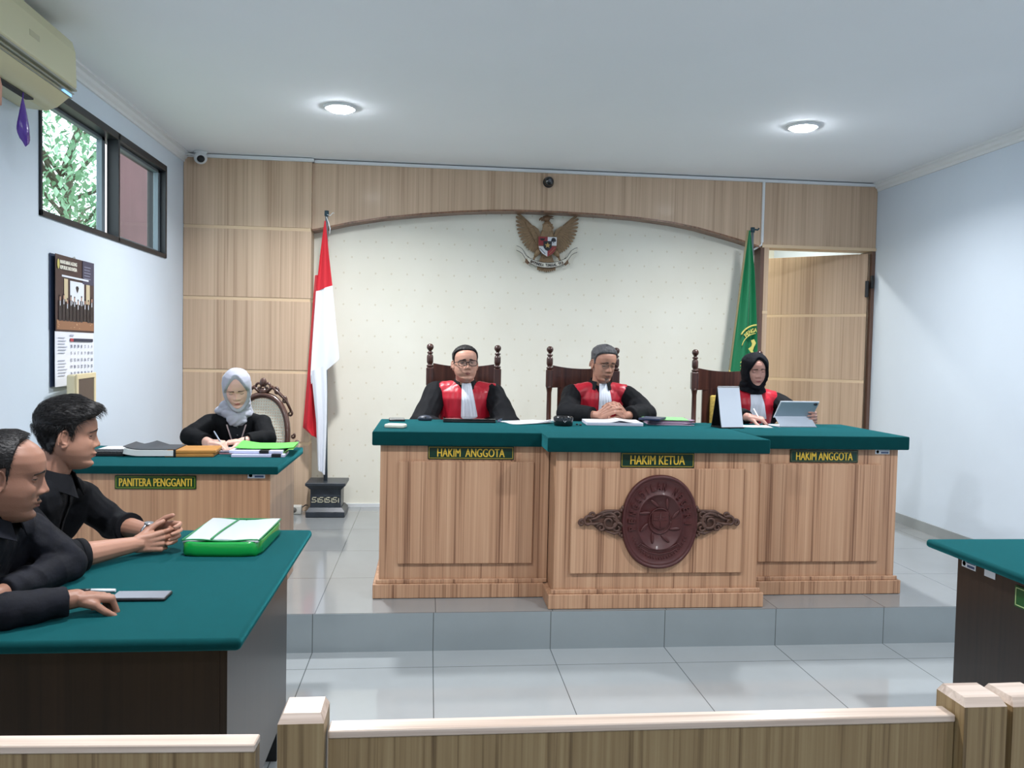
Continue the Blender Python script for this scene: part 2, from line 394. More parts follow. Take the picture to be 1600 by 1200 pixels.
# door, ajar into the corridor
door = struct(thing('door_1', '', '', (3.775, YP + .03, ZD), -math.radians(40))); del door['label']; del door['category']
b = MB(); DW = .905; DH = 2.235
zz = [0.0, 0.547, 1.127, 1.705, DH]
for i in range(4): b.bbox(-DW, 0, -.02, .02, zz[i] + (.012 if i else 0.004), zz[i + 1] - (.012 if i < 3 else 0), .002)
leaf = b.obj('door_leaf', M_PANEL, door)
b = MB()
for z in zz[1:4]: b.box(-DW + .001, -.001, -.017, .017, z - .0125, z + .0125)
b.obj('pale_strips', M_EDGE, leaf)
b = MB().cyl((-DW + .07, -.06, .95), .012, .04, 12, axis='y'); b.tube([(-DW + .07, -.055, .95), (-DW + .18, -.055, .95)], .009, 8)
b.obj('door_handle', mat('brushed_steel', (170, 172, 175), 0.3, metal=1), leaf)
b = MB()
for z in (.35, 1.93): b.bbox(-.012, .016, -.045, -.02, z - .07, z + .07, .003)
b.obj('hinge', M_BLACK, door)
struct(MB().bbox(3.775, 3.80, YP - .03, YP - .003, 2.13, 2.24, .003).obj('trim_door_closer', M_BLACK))

# window in the left wall
win = struct(bpy.data.objects.new('window_1', None)); COL.objects.link(win)
M_WF = mat('black_aluminium', (26, 30, 36), 0.4); M_WG = mat('grey_aluminium', (112, 124, 132), 0.45, metal=.3)
M_GL = bpy.data.materials.new('window_glass'); M_GL.use_nodes = True; nt = M_GL.node_tree; nt.nodes.clear()
o_ = nt.nodes.new('ShaderNodeOutputMaterial'); t_ = nt.nodes.new('ShaderNodeBsdfTransparent'); g_ = nt.nodes.new('ShaderNodeBsdfGlossy'); mx_ = nt.nodes.new('ShaderNodeMixShader')
t_.inputs[0].default_value = (.93, .96, .96, 1); g_.inputs['Roughness'].default_value = 0.02
mx_.inputs[0].default_value = 0.07; nt.links.new(t_.outputs[0], mx_.inputs[1]); nt.links.new(g_.outputs[0], mx_.inputs[2]); nt.links.new(mx_.outputs[0], o_.inputs[0])
fx0, fx1 = XL - ZT, XL + .012
b = MB()
b.bbox(fx0, fx1, WY0, WY1, WZ1 - .045, WZ1, .003); b.bbox(fx0, fx1, WY0, WY1, WZ0, WZ0 + .03, .003)
b.bbox(fx0, fx1, WY0, WY0 + .02, WZ0, WZ1, .003); b.bbox(fx0, fx1, WY1 - .03, WY1, WZ0, WZ1, .003)
YM = 5.33
b.bbox(XL - .06, fx1, YM + .035, YM + .06, WZ0, WZ1, .003)
b.obj('window_frame', M_WF, win)
for (ya, yb, xs, w0, w1) in ((WY0 + .02, YM + .02, -.085, .02, .05), (YM + .06, WY1 - .03, -.05, .02, .045)):
    b = MB(); z0, z1 = WZ0 + .03, WZ1 - .045
    b.bbox(XL + xs - .012, XL + xs + .022, ya, yb, z0, z0 + .02, .002); b.bbox(XL + xs - .012, XL + xs + .022, ya, yb, z1 - .02, z1, .002)
    b.bbox(XL + xs - .012, XL + xs + .022, ya, ya + w0, z0, z1, .002); b.bbox(XL + xs - .012, XL + xs + .022, yb - w1, yb, z0, z1, .002)
    sash = b.obj('sash', M_WG, win)
    MB().box(XL + xs, XL + xs + .004, ya + w0, yb - w1, z0 + .02, z1 - .02).obj('pane', M_GL, sash)

# outside: neighbouring wall and a tree
mw_ = mat('maroon_render', (86, 54, 57), 0.85, var=(3, .12), bump=(30, .2))
b = MB().box(-3.32, -3.2, 8.75, 13.0, 0, 6.5)
tag(b.obj('neighbour_wall', mw_), 'maroon rendered wall outside behind the right window pane', 'wall')
b = MB().box(-3.32, -3.17, 8.62, 8.75, 0, 6.5)
tag(b.obj('wall_pillar', mat('pinkish_plaster', (196, 178, 176), .8)), 'pale pinkish pillar outside, at the edge of the maroon wall', 'pillar')
tr = thing('tree', 'light green leafy tree outside the left window pane', 'tree', (-6.2, 14.5, 0))
rnd = random.Random(3); lb = MB(); tb = MB(); tips = []
tb.tube([(0, 0, 0), (.1, 0, 1.5), (0, .1, 3), (.2, 0, 4.5)], [.16, .13, .1, .06], 8)
for k in range(34):
    a = rnd.uniform(0, 2 * PI); z = rnd.uniform(1.6, 4.4); l = rnd.uniform(1.0, 2.4)
    p0 = Vector((.05, 0, z)); p1 = p0 + Vector((math.cos(a) * l, math.sin(a) * l, rnd.uniform(.2, 1.6))); md = (p0 + p1) / 2 + Vector((0, 0, .2))
    tb.tube([p0, md, p1], [.04, .025, .01], 6); tips += [md, p1, (md + p1) / 2]
for k in range(9000):
    c = rnd.choice(tips) + Vector((rnd.gauss(0, .5), rnd.gauss(0, .5), rnd.gauss(0, .5)))
    R_ = Matrix.Rotation(rnd.uniform(0, 2 * PI), 3, 'Z') @ Matrix.Rotation(rnd.uniform(-1.2, 1.2), 3, 'X'); s_ = rnd.uniform(.05, .1)
    lb.add([c + R_ @ Vector(q) * s_ for q in ((0, -1, 0), (.45, 0, .1), (0, 1, 0), (-.45, 0, .1))], [(0, 1, 2, 3)])
lb.obj('foliage', mat('pale_green_leaves', (150, 190, 156), 0.6), tr)['kind'] = 'stuff'
tb.obj('trunk', mat('bark', (110, 100, 90), .9), tr)
gd = MB().box(-30, XL - ZT - .01, -5, 40, -.15, -.05)
struct(gd.obj('ground', mat('outside_ground', (140, 150, 130), .9)))

# downlights
lab = ['round ceiling downlight near the left wall, above the red and white flag', 'round ceiling downlight above the right end of the judges bench']
for i, ((lx, ly), lo) in enumerate(zip(LAMPS, lamp_objs)):
    L_ = thing('downlight', lab[i] if i < 2 else 'unseen ceiling downlight added to light the tables and the room behind the camera', 'ceiling light', (lx, ly, ZC), 0, 'ceiling downlights')
    MB().lathe((0, 0, 0), [(.105, 0), (.105, -.004), (.098, -.012), (.084, -.014), (.083, -.008), (.082, 0)], 32).obj('trim_ring', M_TRIMW, L_)
    MB().lathe((0, 0, 0), [(.082, -.003), (.080, -.014), (.066, -.024), (.04, -.031), (.001, -.034)], 32).obj('diffuser', mat('lit_diffuser', (255, 255, 255), .5, emit=((240, 246, 255), 160)), L_)
    lo.parent = L_
cl = thing('downlight', 'unseen corridor downlight added to brighten the cream wall above the open door', 'ceiling light', (2.6, 7.8, ZC), 0, 'ceiling downlights')  # unseen lamp, added to brighten the corridor wall behind the door gap
MB().lathe((0, 0, 0), [(.08, 0), (.08, -.014), (.05, -.017), (.001, -.018)], 32).obj('diffuser', MATS['lit_diffuser'], cl)
ld = bpy.data.lights.new('lamp_light', 'AREA'); ld.shape = 'DISK'; ld.size = 0.16; ld.energy = 22; ld.color = (1.0, .95, .82)
lo = bpy.data.objects.new('lamp_light', ld); COL.objects.link(lo); lo.location = (0, 0, -.022); lo.parent = cl
# ------------------------------------------------------------------ helpers for signs and stickers
def put_text(b, body, x, y, z, w, h, depth=.0015, bold=0.02, mi=0, M=None):
    vs, fs = text_mesh(body, w, h, depth, bold)
    M0 = Matrix.Translation((x, y, z)); b.add(vs, fs, mi, False, (M @ M0) if M else M0)
def sign(parent, x0, x1, y, z0, z1, text, tw, th, bg=M_SIGN, rim=None, label=None, M=None):
    """plate facing -y with gold border line and gold lettering"""
    b = MB().bbox(x0, x1, y - .006, y, z0, z1, .0015, M=M)
    s = b.obj('name_plate', bg, parent)
    if label: s['label'] = label
    r = .0018; m = .006; b = MB(); yy = y - .0072
    for (a0, a1, c0, c1) in ((x0 + m, x1 - m, z0 + m, z0 + m + r), (x0 + m, x1 - m, z1 - m - r, z1 - m), (x0 + m, x0 + m + r, z0 + m, z1 - m), (x1 - m - r, x1 - m, z0 + m, z1 - m)):
        b.box(a0, a1, yy, yy + .0015, c0, c1, M=M)
    b.obj('border_line', rim or MATS['gold_paint'], s)
    vs, fs = text_mesh(text, tw, th, .0015, 0)      # one piece per word, split at the widest gap
    Mz = Matrix.Translation(((x0 + x1) / 2, y - .0068, (z0 + z1) / 2)); Mz = (M @ Mz) if M else Mz
    xs = sorted(v.x for v in vs); g = max(range(len(xs) - 1), key=lambda i: xs[i + 1] - xs[i]); cut = (xs[g] + xs[g + 1]) / 2
    for side in (0, 1):
        keep = [f for f in fs if (vs[f[0]].x > cut) == bool(side)]; idx = sorted({i for f in keep for i in f}); mp = {o: n for n, o in enumerate(idx)}
        wb = MB()
        for dx in (-.0011, .0011): wb.add([vs[i] + Vector((dx, -dx * .05, 0)) for i in idx], [tuple(mp[i] for i in f) for f in keep], 0, False, Mz)
        wb.obj('word', M_GOLD, s)
    return s
M_STK = mat('sticker_white', (228, 232, 238), .5); M_STKB = mat('sticker_blue', (70, 90, 130), .5); M_STKG = mat('sticker_olive', (78, 96, 70), .5)
def sticker(parent, x, y, z, w, h, M=None, plain=False):
    b = MB().box(x - w / 2, x + w / 2, y - .0012, y, z - h / 2, z + h / 2, 0, M)
    if not plain:
        b.cyl((x - w * .33, y - .0012, z), h * .33, .0006, 16, 2, M, axis='y')
        b.box(x - w * .1, x + w * .42, y - .0018, y - .0012, z - h * .35, z - h * .02, 1, M)
        b.box(x - w * .18, x + w * .46, y - .0018, y - .0012, z + h * .18, z + h * .28, 1, M)
    b.obj('inventory_sticker', [M_STK, M_STKB, M_STKG], parent)

# ------------------------------------------------------------------ judges bench, three units
ZB0, ZB1 = 1.015, 1.09
def cloth_cover(b, x0, x1, y0, y1, z0, z1, r=.008):
    b.bbox(x0, x1, y0, y1, z0, z1, r, seg=3)
def bench_unit(name, label, x0, x1, yf, yb, cx0, cx1, cyf, px0, px1, lside=True, rside=True, ribs=()):
    t = thing(name, label, 'bench', ((x0 + x1) / 2, yf, ZD), 0, 'judges bench units')
    ox, oy = (x0 + x1) / 2, yf
    def W_(b): b.v = [(p[0] - ox, p[1] - oy, p[2] - ZD) for p in b.v]; return b
    b = MB().box(x0, x1, yf, yf + .02, ZD + .06, ZB0 + .01)
    b.box(x0, x0 + .02, yf + .018, yb - .12, ZD + .002, ZB0); b.box(x1 - .02, x1, yf + .018, yb - .12, ZD + .002, ZB0)
    W_(b).obj('body', M_BENCH, t)
    W_(MB().bbox(px0, px1, yf - .018, yf + .001, .378, .93, .004)).obj('raised_panel', M_BENCH, t)
    b = MB(); l = .03 if lside else 0; r = .03 if rside else 0
    b.bbox(x0 - l, x1 + r, yf - .03, yf - .0005, ZD + .002, ZD + .078, .003)
    b.bbox(x0 - l * .5, x1 + r * .5, yf - .017, yf - .0005, ZD + .078, ZD + .1, .003)
    if lside: b.bbox(x0 - .03, x0 - .0005, yf - .01, yb - .12, ZD + .002, ZD + .078, .003)
    if rside: b.bbox(x1 + .0005, x1 + .03, yf - .01, yb - .12, ZD + .002, ZD + .078, .003)
    W_(b).obj('plinth', M_BENCH, t)
    b = MB(); cloth_cover(b, cx0, cx1, cyf, yb, ZB0, ZB1)
    W_(b).obj('cloth_cover', M_GREEN, t)
    return t, ox, oy
def local(t): return Matrix.Translation((-t.location[0], -t.location[1], -t.location[2]))
t1, _, _ = bench_unit('judge_bench', 'left wood bench unit with HAKIM ANGGOTA plate, in front of the leftmost judge', -.25, .655, 4.385, 5.12, -.292, .612, 4.342, -.152, .572, rside=False)
sign(t1, .0, .462, 4.384, .94, 1.012, 'HAKIM  ANGGOTA', .36, .044, label='green plate with gold capitals', M=local(t1))
t2, _, _ = bench_unit('judge_bench', 'middle bench unit standing forward, with large carved brown oval emblem', .66, 1.752, 4.172, 5.12, .606, 1.785, 4.12, .742, 1.668)
sign(t2, .998, 1.392, 4.172, .932, 1.012, 'HAKIM KETUA', .29, .047, label='green plate with gold capitals', M=local(t2))
t3, _, _ = bench_unit('judge_bench', 'right bench unit with dull HAKIM ANGGOTA plate, before the judge in black hijab', 1.756, 2.648, 4.385, 5.12, 1.79, 2.692, 4.342, 1.835, 2.545, lside=False)
sign(t3, 2.012, 2.41, 4.384, .938, 1.008, 'HAKIM ANGGOTA', .33, .045, label='dark green plate with dull gold capitals', M=local(t3), rim=mat('dull_gold', (120, 116, 80), .5))
sticker(t3, 2.555, 4.384, 1.0, .085, .026, M=local(t3))

# carved emblem on the middle unit
M_CARV = mat('carved_brown_wood', (76, 34, 33), .5, coat=.05, var=(20, .12)); M_SCR = mat('carved_scroll_wood', (84, 58, 48), .5, var=(30, .2))
em = thing('carved_emblem', 'large oval carved brown wooden court emblem with leafy scroll wings on the middle bench unit', 'emblem', (1.207, 4.153, .652))
def ovalring(sc, y, hx=.202, hz=.247):
    return [(math.copysign(abs(math.cos(a)) ** .92, math.cos(a)) * hx * sc, y, math.copysign(abs(math.sin(a)) ** .92, math.sin(a)) * hz * sc) for a in [2 * PI * k / 72 for k in range(72)]]
b = MB(); prof = [(.99, 0), (1.0, -.008), (.985, -.02), (.955, -.026), (.93, -.022), (.915, -.016), (.895, -.020), (.88, -.016), (.60, -.015), (.59, -.020), (.57, -.020), (.56, -.014), (.05, -.012)]
b.ring_loft([ovalring(s_, y_) for s_, y_ in prof])
ov = b.obj('oval_disc', M_CARV, em)
b = MB()
def arc_text(b, body, rx, rz, a0, a1, w, h, y, flip=False):
    n = len(body)
    for i, ch in enumerate(body):
        if ch == ' ': continue
        a = a0 + (a1 - a0) * (i + .5) / n
        vs, fs = text_mesh(ch, w * (.3 if ch == 'I' else 1), h, .008, .01)
        R_ = Matrix.Rotation(-(a - PI / 2) + (PI if flip else 0), 4, 'Y')
        b.add(vs, fs, 0, False, Matrix.Translation((rx * math.cos(a), y, rz * math.sin(a))) @ R_)
bL = MB(); arc_text(bL, 'PENGADILAN       ', .150, .186, math.radians(196), math.radians(-8), .019, .036, -.019); bL.obj('carved_word', M_CARV, ov)
bL = MB(); arc_text(bL, '           NEGERI', .150, .186, math.radians(196), math.radians(-8), .019, .036, -.019); bL.obj('carved_word', M_CARV, ov)
for k in range(25):
    a = math.radians(205 + 130 * k / 24); R_ = Matrix.Rotation(-a, 4, 'Y')
    b.ell((.152 * math.cos(a), -.017, .19 * math.sin(a)), (.008, .004, .003), R_.to_3x3(), 6)
b.obj('carved_dashes', M_CARV, ov)
b = MB()
b.tube([(.058 * math.cos(a), -.016, .006 + .066 * math.sin(a)) for a in [2 * PI * k / 32 for k in range(33)]], .003, 6)
sh = [(-.044, .044), (.044, .044), (.044, -.012), (.03, -.036), (0, -.05), (-.03, -.036), (-.044, -.012)]
b.prism([(x, z + .012) for x, z in sh], -.022, -.012); b.prism([(x * .84, z * .84 + .012) for x, z in sh], -.0245, -.02)
for q in (((-.034, .012), (.034, .012)), ((0, .048), (0, -.03)), ((-.028, .03), (-.008, .03)), ((.008, .03), (.028, .03)), ((-.012, .02), (.012, .02))):
    b.tube([(q[0][0], -.025, q[0][1]), (q[1][0], -.025, q[1][1])], .0022, 5)
for k in range(8):   # lotus petals round the shield
    a = 2 * PI * k / 8 + .35; R_ = Matrix.Rotation(-(a + .5), 4, 'Y').to_3x3()
    b.ell((.088 * math.cos(a), -.016, .006 + .098 * math.sin(a)), (.03, .005, .008), R_, 8)
b.tube([(-.095, -.016, -.115), (-.06, -.016, -.135), (0, -.016, -.148), (.06, -.016, -.135), (.095, -.016, -.115)], .004, 6)
b.tube([(-.10, -.016, -.135), (-.06, -.016, -.158), (0, -.016, -.17), (.06, -.016, -.158), (.10, -.016, -.135)], .003, 6)
for s_ in (-1, 1): b.tube([(s_ * .095, -.016, -.112), (s_ * .112, -.016, -.12), (s_ * .10, -.016, -.138)], .003, 6)
b.obj('shield_carving', M_CARV, ov)
def scroll_wing(sg):
    b = MB(); yb_ = 0
    def spiral(cx, cz, r0, turns, a0, th, rise=.0, n=26, dirn=1):
        pts = []; rs = []
        for i in range(n):
            t_ = i / (n - 1); a = a0 + dirn * t_ * turns * 2 * PI; r = r0 * (1 - .78 * t_)
            pts.append((sg * (cx + r * math.cos(a)), -.012 - rise * t_, cz + r * math.sin(a))); rs.append(th * (1 - .45 * t_) * (1.0 if i else .6))
        b.tube(pts, rs, 8)
    b.prism([(sg * x, z) for x, z in [(.19, .05), (.22, .045), (.25, .055), (.30, .052), (.33, .03), (.36, .012), (.375, -.01), (.35, -.018), (.32, -.045), (.28, -.05), (.24, -.045), (.21, -.06), (.19, -.065)]], -.008, 0)
    spiral(.268, .0, .052, 1.4, .6, .0105, .006); spiral(.225, -.03, .03, 1.2, 3.0, .009, .006, dirn=-1); spiral(.225, .035, .03, 1.1, -2.0, .008, .006)
    spiral(.375, .004, .03, 1.1, 2.4, .009, .004, dirn=-1); spiral(.355, .036, .018, 1.1, -.8, .0075, .004); spiral(.412, -.004, .017, 1.2, 2.2, .008, .003, dirn=-1)
    spiral(.31, -.03, .022, 1.2, .2, .008, .004)
    for (p, q, r_, w_) in (((.20, .06), (.29, .058), (.35, .03), .008), ((.21, .01), (.25, .03), (.31, .03), .007), ((.20, -.05), (.24, -.06), (.29, -.045), .008), ((.30, .0), (.35, -.01), (.40, -.005), .008), ((.30, .045), (.34, .02), (.39, .008), .007)):
        b.tube([(sg * p[0], -.012, p[1]), (sg * q[0], -.017, q[1]), (sg * r_[0], -.010, r_[1])], [w_ * .7, w_, w_ * .4], 8)
    for (x, z) in ((.198, .075), (.205, .062), (.20, -.072), (.212, -.064)): b.ell((sg * x, -.012, z), (.008, .008, .011), None, 8)
    return b.obj('scroll_wing', M_SCR, em)
scroll_wing(-1); scroll_wing(1)

# ------------------------------------------------------------------ clerk desk
ck = thing('clerk_desk', 'wood laminate desk with green cloth top and substitute clerk plate, by the left wall', 'desk', (-1.34, 4.2, ZD))
Mk = local(ck)
b = MB().box(-1.93, -.785, 4.2, 4.22, ZD + .002, .895, 0, Mk); b.box(-.805, -.785, 4.22, 4.93, ZD + .002, .895, 0, Mk); b.box(-1.93, -1.91, 4.22, 4.93, ZD + .002, .895, 0, Mk)
b.obj('body', wood('clerk_laminate', ((206, 162, 126), (184, 140, 107), (150, 110, 82)), 14, 70, .4), ck)
b = MB().bbox(-1.945, -.742, 4.165, 4.99, .885, .925, .006, M=Mk, seg=3); b.obj('cloth_cover', M_GREEN, ck)
sign(ck, -1.532, -1.143, 4.199, .806, .874, 'PANITERA PENGGANTI', .345, .04, bg=mat('leaf_green_sign', (14, 58, 20), .35), label='green plate with yellow capitals', M=Mk, rim=mat('yellow_green_line', (150, 170, 50), .5))
sticker(ck, -.853, 4.199, .876, .085, .028, M=Mk)

# ------------------------------------------------------------------ side tables on the lower floor
def side_table(name, label, x0, x1, y0, y1, bx0, bx1, by0, by1, facing):
    t = thing(name, label, 'table', ((x0 + x1) / 2, (y0 + y1) / 2, 0)); Mt = local(t)
    b = MB().bbox(x0, x1, y0, y1, .752, .785, .014, M=Mt, seg=4); b.obj('cloth_top', M_GREEN, t)
    b = MB()
    fx = bx1 if facing > 0 else bx0
    b.box(fx - .009, fx + .009, by0, by1, .165, .74, 0, Mt)      # front board
    b.obj('front_board', M_DARKW, t)
    b = MB(); b.box(bx0 + .01, bx1 - .01, by0, by0 + .018, .10, .74, 0, Mt); b.obj('end_board', M_DARKW, t)
    b = MB(); b.box(bx0 + .01, bx1 - .01, by1 - .018, by1, .10, .74, 0, Mt); b.obj('end_board', M_DARKW, t)
    for x in (bx0 + .035, bx1 - .035):
        for y in (by0 + .04, by1 - .04):
            MB().box(x - .022, x + .022, y - .022, y + .022, 0, .16, 0, Mt).obj('leg', M_BLACK, t)
    b = MB().box(bx0 + .03, bx1 - .03, by0 + .02, by1 - .02, .70, .733, 0, Mt); b.obj('apron', M_DARKW, t)
    return t, Mt
lt, Ml = side_table('side_table', 'dark brown table with green cloth top at left, where two men sit', -1.17, -.462, 2.10, 3.37, -1.10, -.522, 2.18, 3.09, 1)
rt, Mr = side_table('side_table', 'dark brown table with green cloth top cut by the right edge', 2.055, 3.0, 1.75, 3.18, 2.185, 2.9, 1.85, 3.14, -1)
Rx = Mr @ T(2.175, 0, 0, -PI / 2)
def rside(y0, y1): return -(y0 + y1) / 2
sticker(rt, -3.07, 0, .703, .085, .03, M=Rx); sticker(rt, -2.945, 0, .70, .062, .028, M=Rx, plain=True)
sp_ = MB().box(-2.80, -2.48, -.006, 0, .622, .70, 0, Rx).obj('name_plate', mat('leaf_green_plate', (20, 84, 36), .4), rt); sp_['label'] = 'green plate with pale outline'
b = MB()
for q in ((-2.794, -2.486, .628, .631), (-2.794, -2.486, .691, .694), (-2.794, -2.791, .628, .694), (-2.489, -2.486, .628, .694)): b.box(q[0], q[1], -.008, -.006, q[2], q[3], 0, Rx)
b.obj('border_line', mat('pale_outline', (190, 210, 150), .5), sp_)
Lx = Ml @ T(-.516, 0, 0, PI / 2)
sticker(lt, 2.78, -.0001, .69, .05, .035, M=Lx, plain=True)

# ------------------------------------------------------------------ barrier railing in front
def post_mesh(b, x0, x1, y0, y1, ztop, c=.012, cut=.014):
    b.box(x0, x1, y0, y1, 0.001, ztop - cut)
    cx = c; zt = ztop
    b.add([(x0, y0, zt - cut), (x1, y0, zt - cut), (x1, y1, zt - cut), (x0, y1, zt - cut), (x0 + cx * .6, y0 + cx, zt), (x1 - cx * .6, y0 + cx, zt), (x1 - cx * .6, y1 - cx * .6, zt), (x0 + cx * .6, y1 - cx * .6, zt)],
          [(0, 1, 5, 4), (1, 2, 6, 5), (2, 3, 7, 6), (3, 0, 4, 7), (4, 5, 6, 7), (3, 2, 1, 0)], 1)
bar = thing('barrier', 'low wood laminate barrier between the two posts at the bottom of the view', 'barrier', (.4, 1.45, 0)); Mb = local(bar)
def shifted(b, M_): b.v = [tuple(M_ @ Vector(p)) for p in b.v]; return b
b = MB().box(-.165, 1.0, 1.435, 1.465, .03, .842); shifted(b, Mb).obj('board', M_RAIL, bar)
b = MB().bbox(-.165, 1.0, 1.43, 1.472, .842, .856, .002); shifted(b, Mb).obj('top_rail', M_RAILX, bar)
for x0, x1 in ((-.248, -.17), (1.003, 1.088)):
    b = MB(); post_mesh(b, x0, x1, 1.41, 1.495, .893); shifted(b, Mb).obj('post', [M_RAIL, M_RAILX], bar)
def gate(name, label, M_, x0, x1, ztop, post=False):
    g = thing(name, label, 'gate'); g.matrix_world = M_
    b = MB().box(x0, x1, -.015, .015, .06, ztop - .014); b.obj('board', M_RAIL, g)
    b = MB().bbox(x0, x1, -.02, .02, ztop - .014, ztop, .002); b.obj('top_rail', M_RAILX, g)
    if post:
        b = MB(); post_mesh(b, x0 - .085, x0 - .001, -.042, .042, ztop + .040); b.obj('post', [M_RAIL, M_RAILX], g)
gate('barrier_gate', 'left low wooden barrier section ending beside the left post', T(-.283, 1.42, 0, math.radians(-2.5)), -1.55, 0, .85)
gate('barrier_gate', 'right wooden barrier section whose post touches the right post', T(1.10, 1.455, 0, math.radians(2)), .086, 1.6, .85, True)

# ------------------------------------------------------------------ judges chairs
def judge_chair(M_, name, label):
    t = thing(name, label, 'chair', group='judges high back chairs')
    hw = .238
    for s_ in (-1, 1):
        b = MB(); x = s_ * hw
        b.bbox(x - .022, x + .022, -.022, .022, .35, .66, .004); b.lathe((x, 0, .66), [(.022, 0), (.028, .005), (.028, .012), (.018, .02), (.017, .38), (.022, .41), (.027, .425)], 14)
        b.bbox(x - .026, x + .026, -.025, .025, 1.078, 1.205, .006)
        post = b.obj('post', M_MAHO, t)
        b = MB().lathe((x, 0, 1.205), [(.018, 0), (.024, .006), (.024, .014), (.014, .02), (.02, .03), (.023, .04), (.023, .075), (.02, .085), (.013, .092), (.021, .10), (.021, .106), (.011, .112), (.012, .118), (.022, .13), (.025, .142), (.022, .155), (.012, .164), (.001, .166)], 16)
        b.obj('finial', M_MAHO, post)
        b = MB().box(x - .02, x + .02, -.02, .02, 0.001, .4); b.obj('leg', M_MAHO, t)
        b = MB().box(x - .022, x + .022, -.50, -.455, 0.001, .62); b.obj('leg', M_MAHO, t)
        pts = [(x, -.0, .735), (x, -.2, .70), (x, -.4, .71), (x, -.5, .715)]
        b = MB().tube(pts, [.018, .02, .024, .028], 10)
        b.ell((x * 1.02, -.505, .715), (.036, .03, .045), None, 10)
        b.obj('armrest', mat('armrest_brown', (122, 72, 54), .35, coat=.4), t)
    # curved top panel
    rows = []
    for i in range(13):
        u = -1 + 2 * i / 12; dip = .022 * (1 - u * u)
        rows.append((u * (hw - .022), .02 * (1 - u * u), 1.075 + .004 * (1 - u * u), 1.235 - dip))
    b = MB(); b.sheet([[(r[0], r[1], r[2]) for r in rows], [(r[0], r[1], (r[2] + r[3]) / 2) for r in rows], [(r[0], r[1], r[3]) for r in rows]], .024)
    b.obj('top_panel', M_MAHO, t)
    b = MB().box(-.178, .178, .0, .02, .50, 1.09); b.obj('splat', M_MAHO, t)
    b = MB().bbox(-.125, .125, -.035, -.001, .53, 1.04, .015, seg=2); b.obj('back_cushion', mat('gold_patterned_fabric', (176, 152, 72), .8, var=(60, .3)), t)
    b = MB().bbox(-.255, .255, -.50, .02, .40, .455, .01); b.obj('seat', M_MAHO, t)
    b = MB().bbox(-.22, .22, -.47, -.04, .456, .52, .02, seg=3); b.obj('seat_cushion', MATS['gold_patterned_fabric'], t)
    t.matrix_world = M_
    return t
c0 = judge_chair(T(.243, 5.80, ZD, 0), 'judge_chair', 'dark carved chair with two finials behind the seated left judge')
for (x, y, rz, lb) in ((1.095, 5.80, math.radians(-4), 'dark carved chair with two finials behind the grey-haired middle judge'), (2.162, 5.80, math.radians(-2), 'dark carved chair behind the judge in the black hijab')):
    c = copy_tree(c0); c.location = (x, y, ZD); c.rotation_euler = (0, 0, rz); c['label'] = lb

# ------------------------------------------------------------------ rattan chair of the clerk
rc = thing('rattan_chair', 'carved dark wood armchair with white woven cane back behind the clerk', 'chair', (-1.085, 5.34, ZD), math.radians(-10))
def shrink(b, kx=.76, kz=.86):
    b.v = [(p[0] * kx, p[1], .45 + (p[2] - .45) * kz) for p in b.v]; return b
def backline(t_):   # closed outline of the back in xz
    a = 2 * PI * t_; x = .255 * math.sin(a); z = -math.cos(a)
    w_ = 1 + .06 * math.cos(2 * a); zz_ = .77 + .335 * z
    return (x * w_ * (1 if z > 0 else .92 + .08 * (1 + z)), zz_)
out = [backline(i / 48) for i in range(49)]
yb = lambda z: (z - .45) * .16
b = MB().tube([(x, yb(z), z) for x, z in out], .024, 10, flat=1.0)
rf = shrink(b).obj('back_frame', mat('carved_dark_wood', (78, 50, 40), .35, coat=.4, var=(40, .2)), rc)
M_RW = MATS['carved_dark_wood']
b = MB()
for sg in (-1, 1):
    def sp(cx, cz, r, tr, a0, th, dirn):
        pts = [(sg * (cx + r * (1 - .75 * k / 17) * math.cos(a0 + dirn * tr * 2 * PI * k / 17)), yb(1.1), cz + r * (1 - .75 * k / 17) * math.sin(a0 + dirn * tr * 2 * PI * k / 17)) for k in range(18)]
        b.tube(pts, [th * (1 - .4 * k / 17) for k in range(18)], 8)
    sp(.035, 1.17, .035, 1.1, -1.5, .012, 1); sp(.115, 1.135, .03, 1.1, 2.6, .011, -1); sp(.185, 1.07, .026, 1.1, 2.2, .011, -1); sp(.235, .97, .024, 1.0, 1.6, .01, -1); sp(.262, .80, .02, 1, 1.2, .01, -1)
    b.tube([(sg * .02, yb(1.1), 1.12), (sg * .08, yb(1.1), 1.165), (sg * .14, yb(1.1), 1.12), (sg * .2, yb(1.1), 1.07), (sg * .25, yb(1.1), .98)], [.016, .015, .014, .013, .01], 8)
b.ell((0, yb(1.1), 1.20), (.03, .018, .035), None, 10); b.ell((0, yb(1.1), 1.13), (.04, .02, .03), None, 10)
shrink(b).obj('carved_crest', M_RW, rf)
b = MB()
def inside(x, z): return (x / .236) ** 2 + ((z - .77) / .315) ** 2 < 1
for k in range(-11, 12):
    x = k * .0215; h_ = .315 * math.sqrt(max(0, 1 - (x / .236) ** 2))
    if h_ > .02: b.box(x - .006, x + .006, -.0015, 0.0015, .77 - h_, .77 + h_, 0, Matrix.Shear('XY', 4, (0, 0)) if False else T(0, yb(.77), .0) @ Matrix.Translation((0, 0, .77)) @ Matrix.Rotation(-.16, 4, 'X') @ Matrix.Translation((0, 0, -.77)))
for k in range(-14, 15):
    z = .77 + k * .0215; w_ = .236 * math.sqrt(max(0, 1 - ((z - .77) / .315) ** 2))
    if w_ > .02: b.box(-w_, w_, -.003, 0.0, z - .006, z + .006, 0, T(0, yb(.77), .0) @ Matrix.Translation((0, 0, .77)) @ Matrix.Rotation(-.16, 4, 'X') @ Matrix.Translation((0, 0, -.77)))
shrink(b).obj('cane_weave', mat('white_cane', (222, 220, 205), .6), rc)
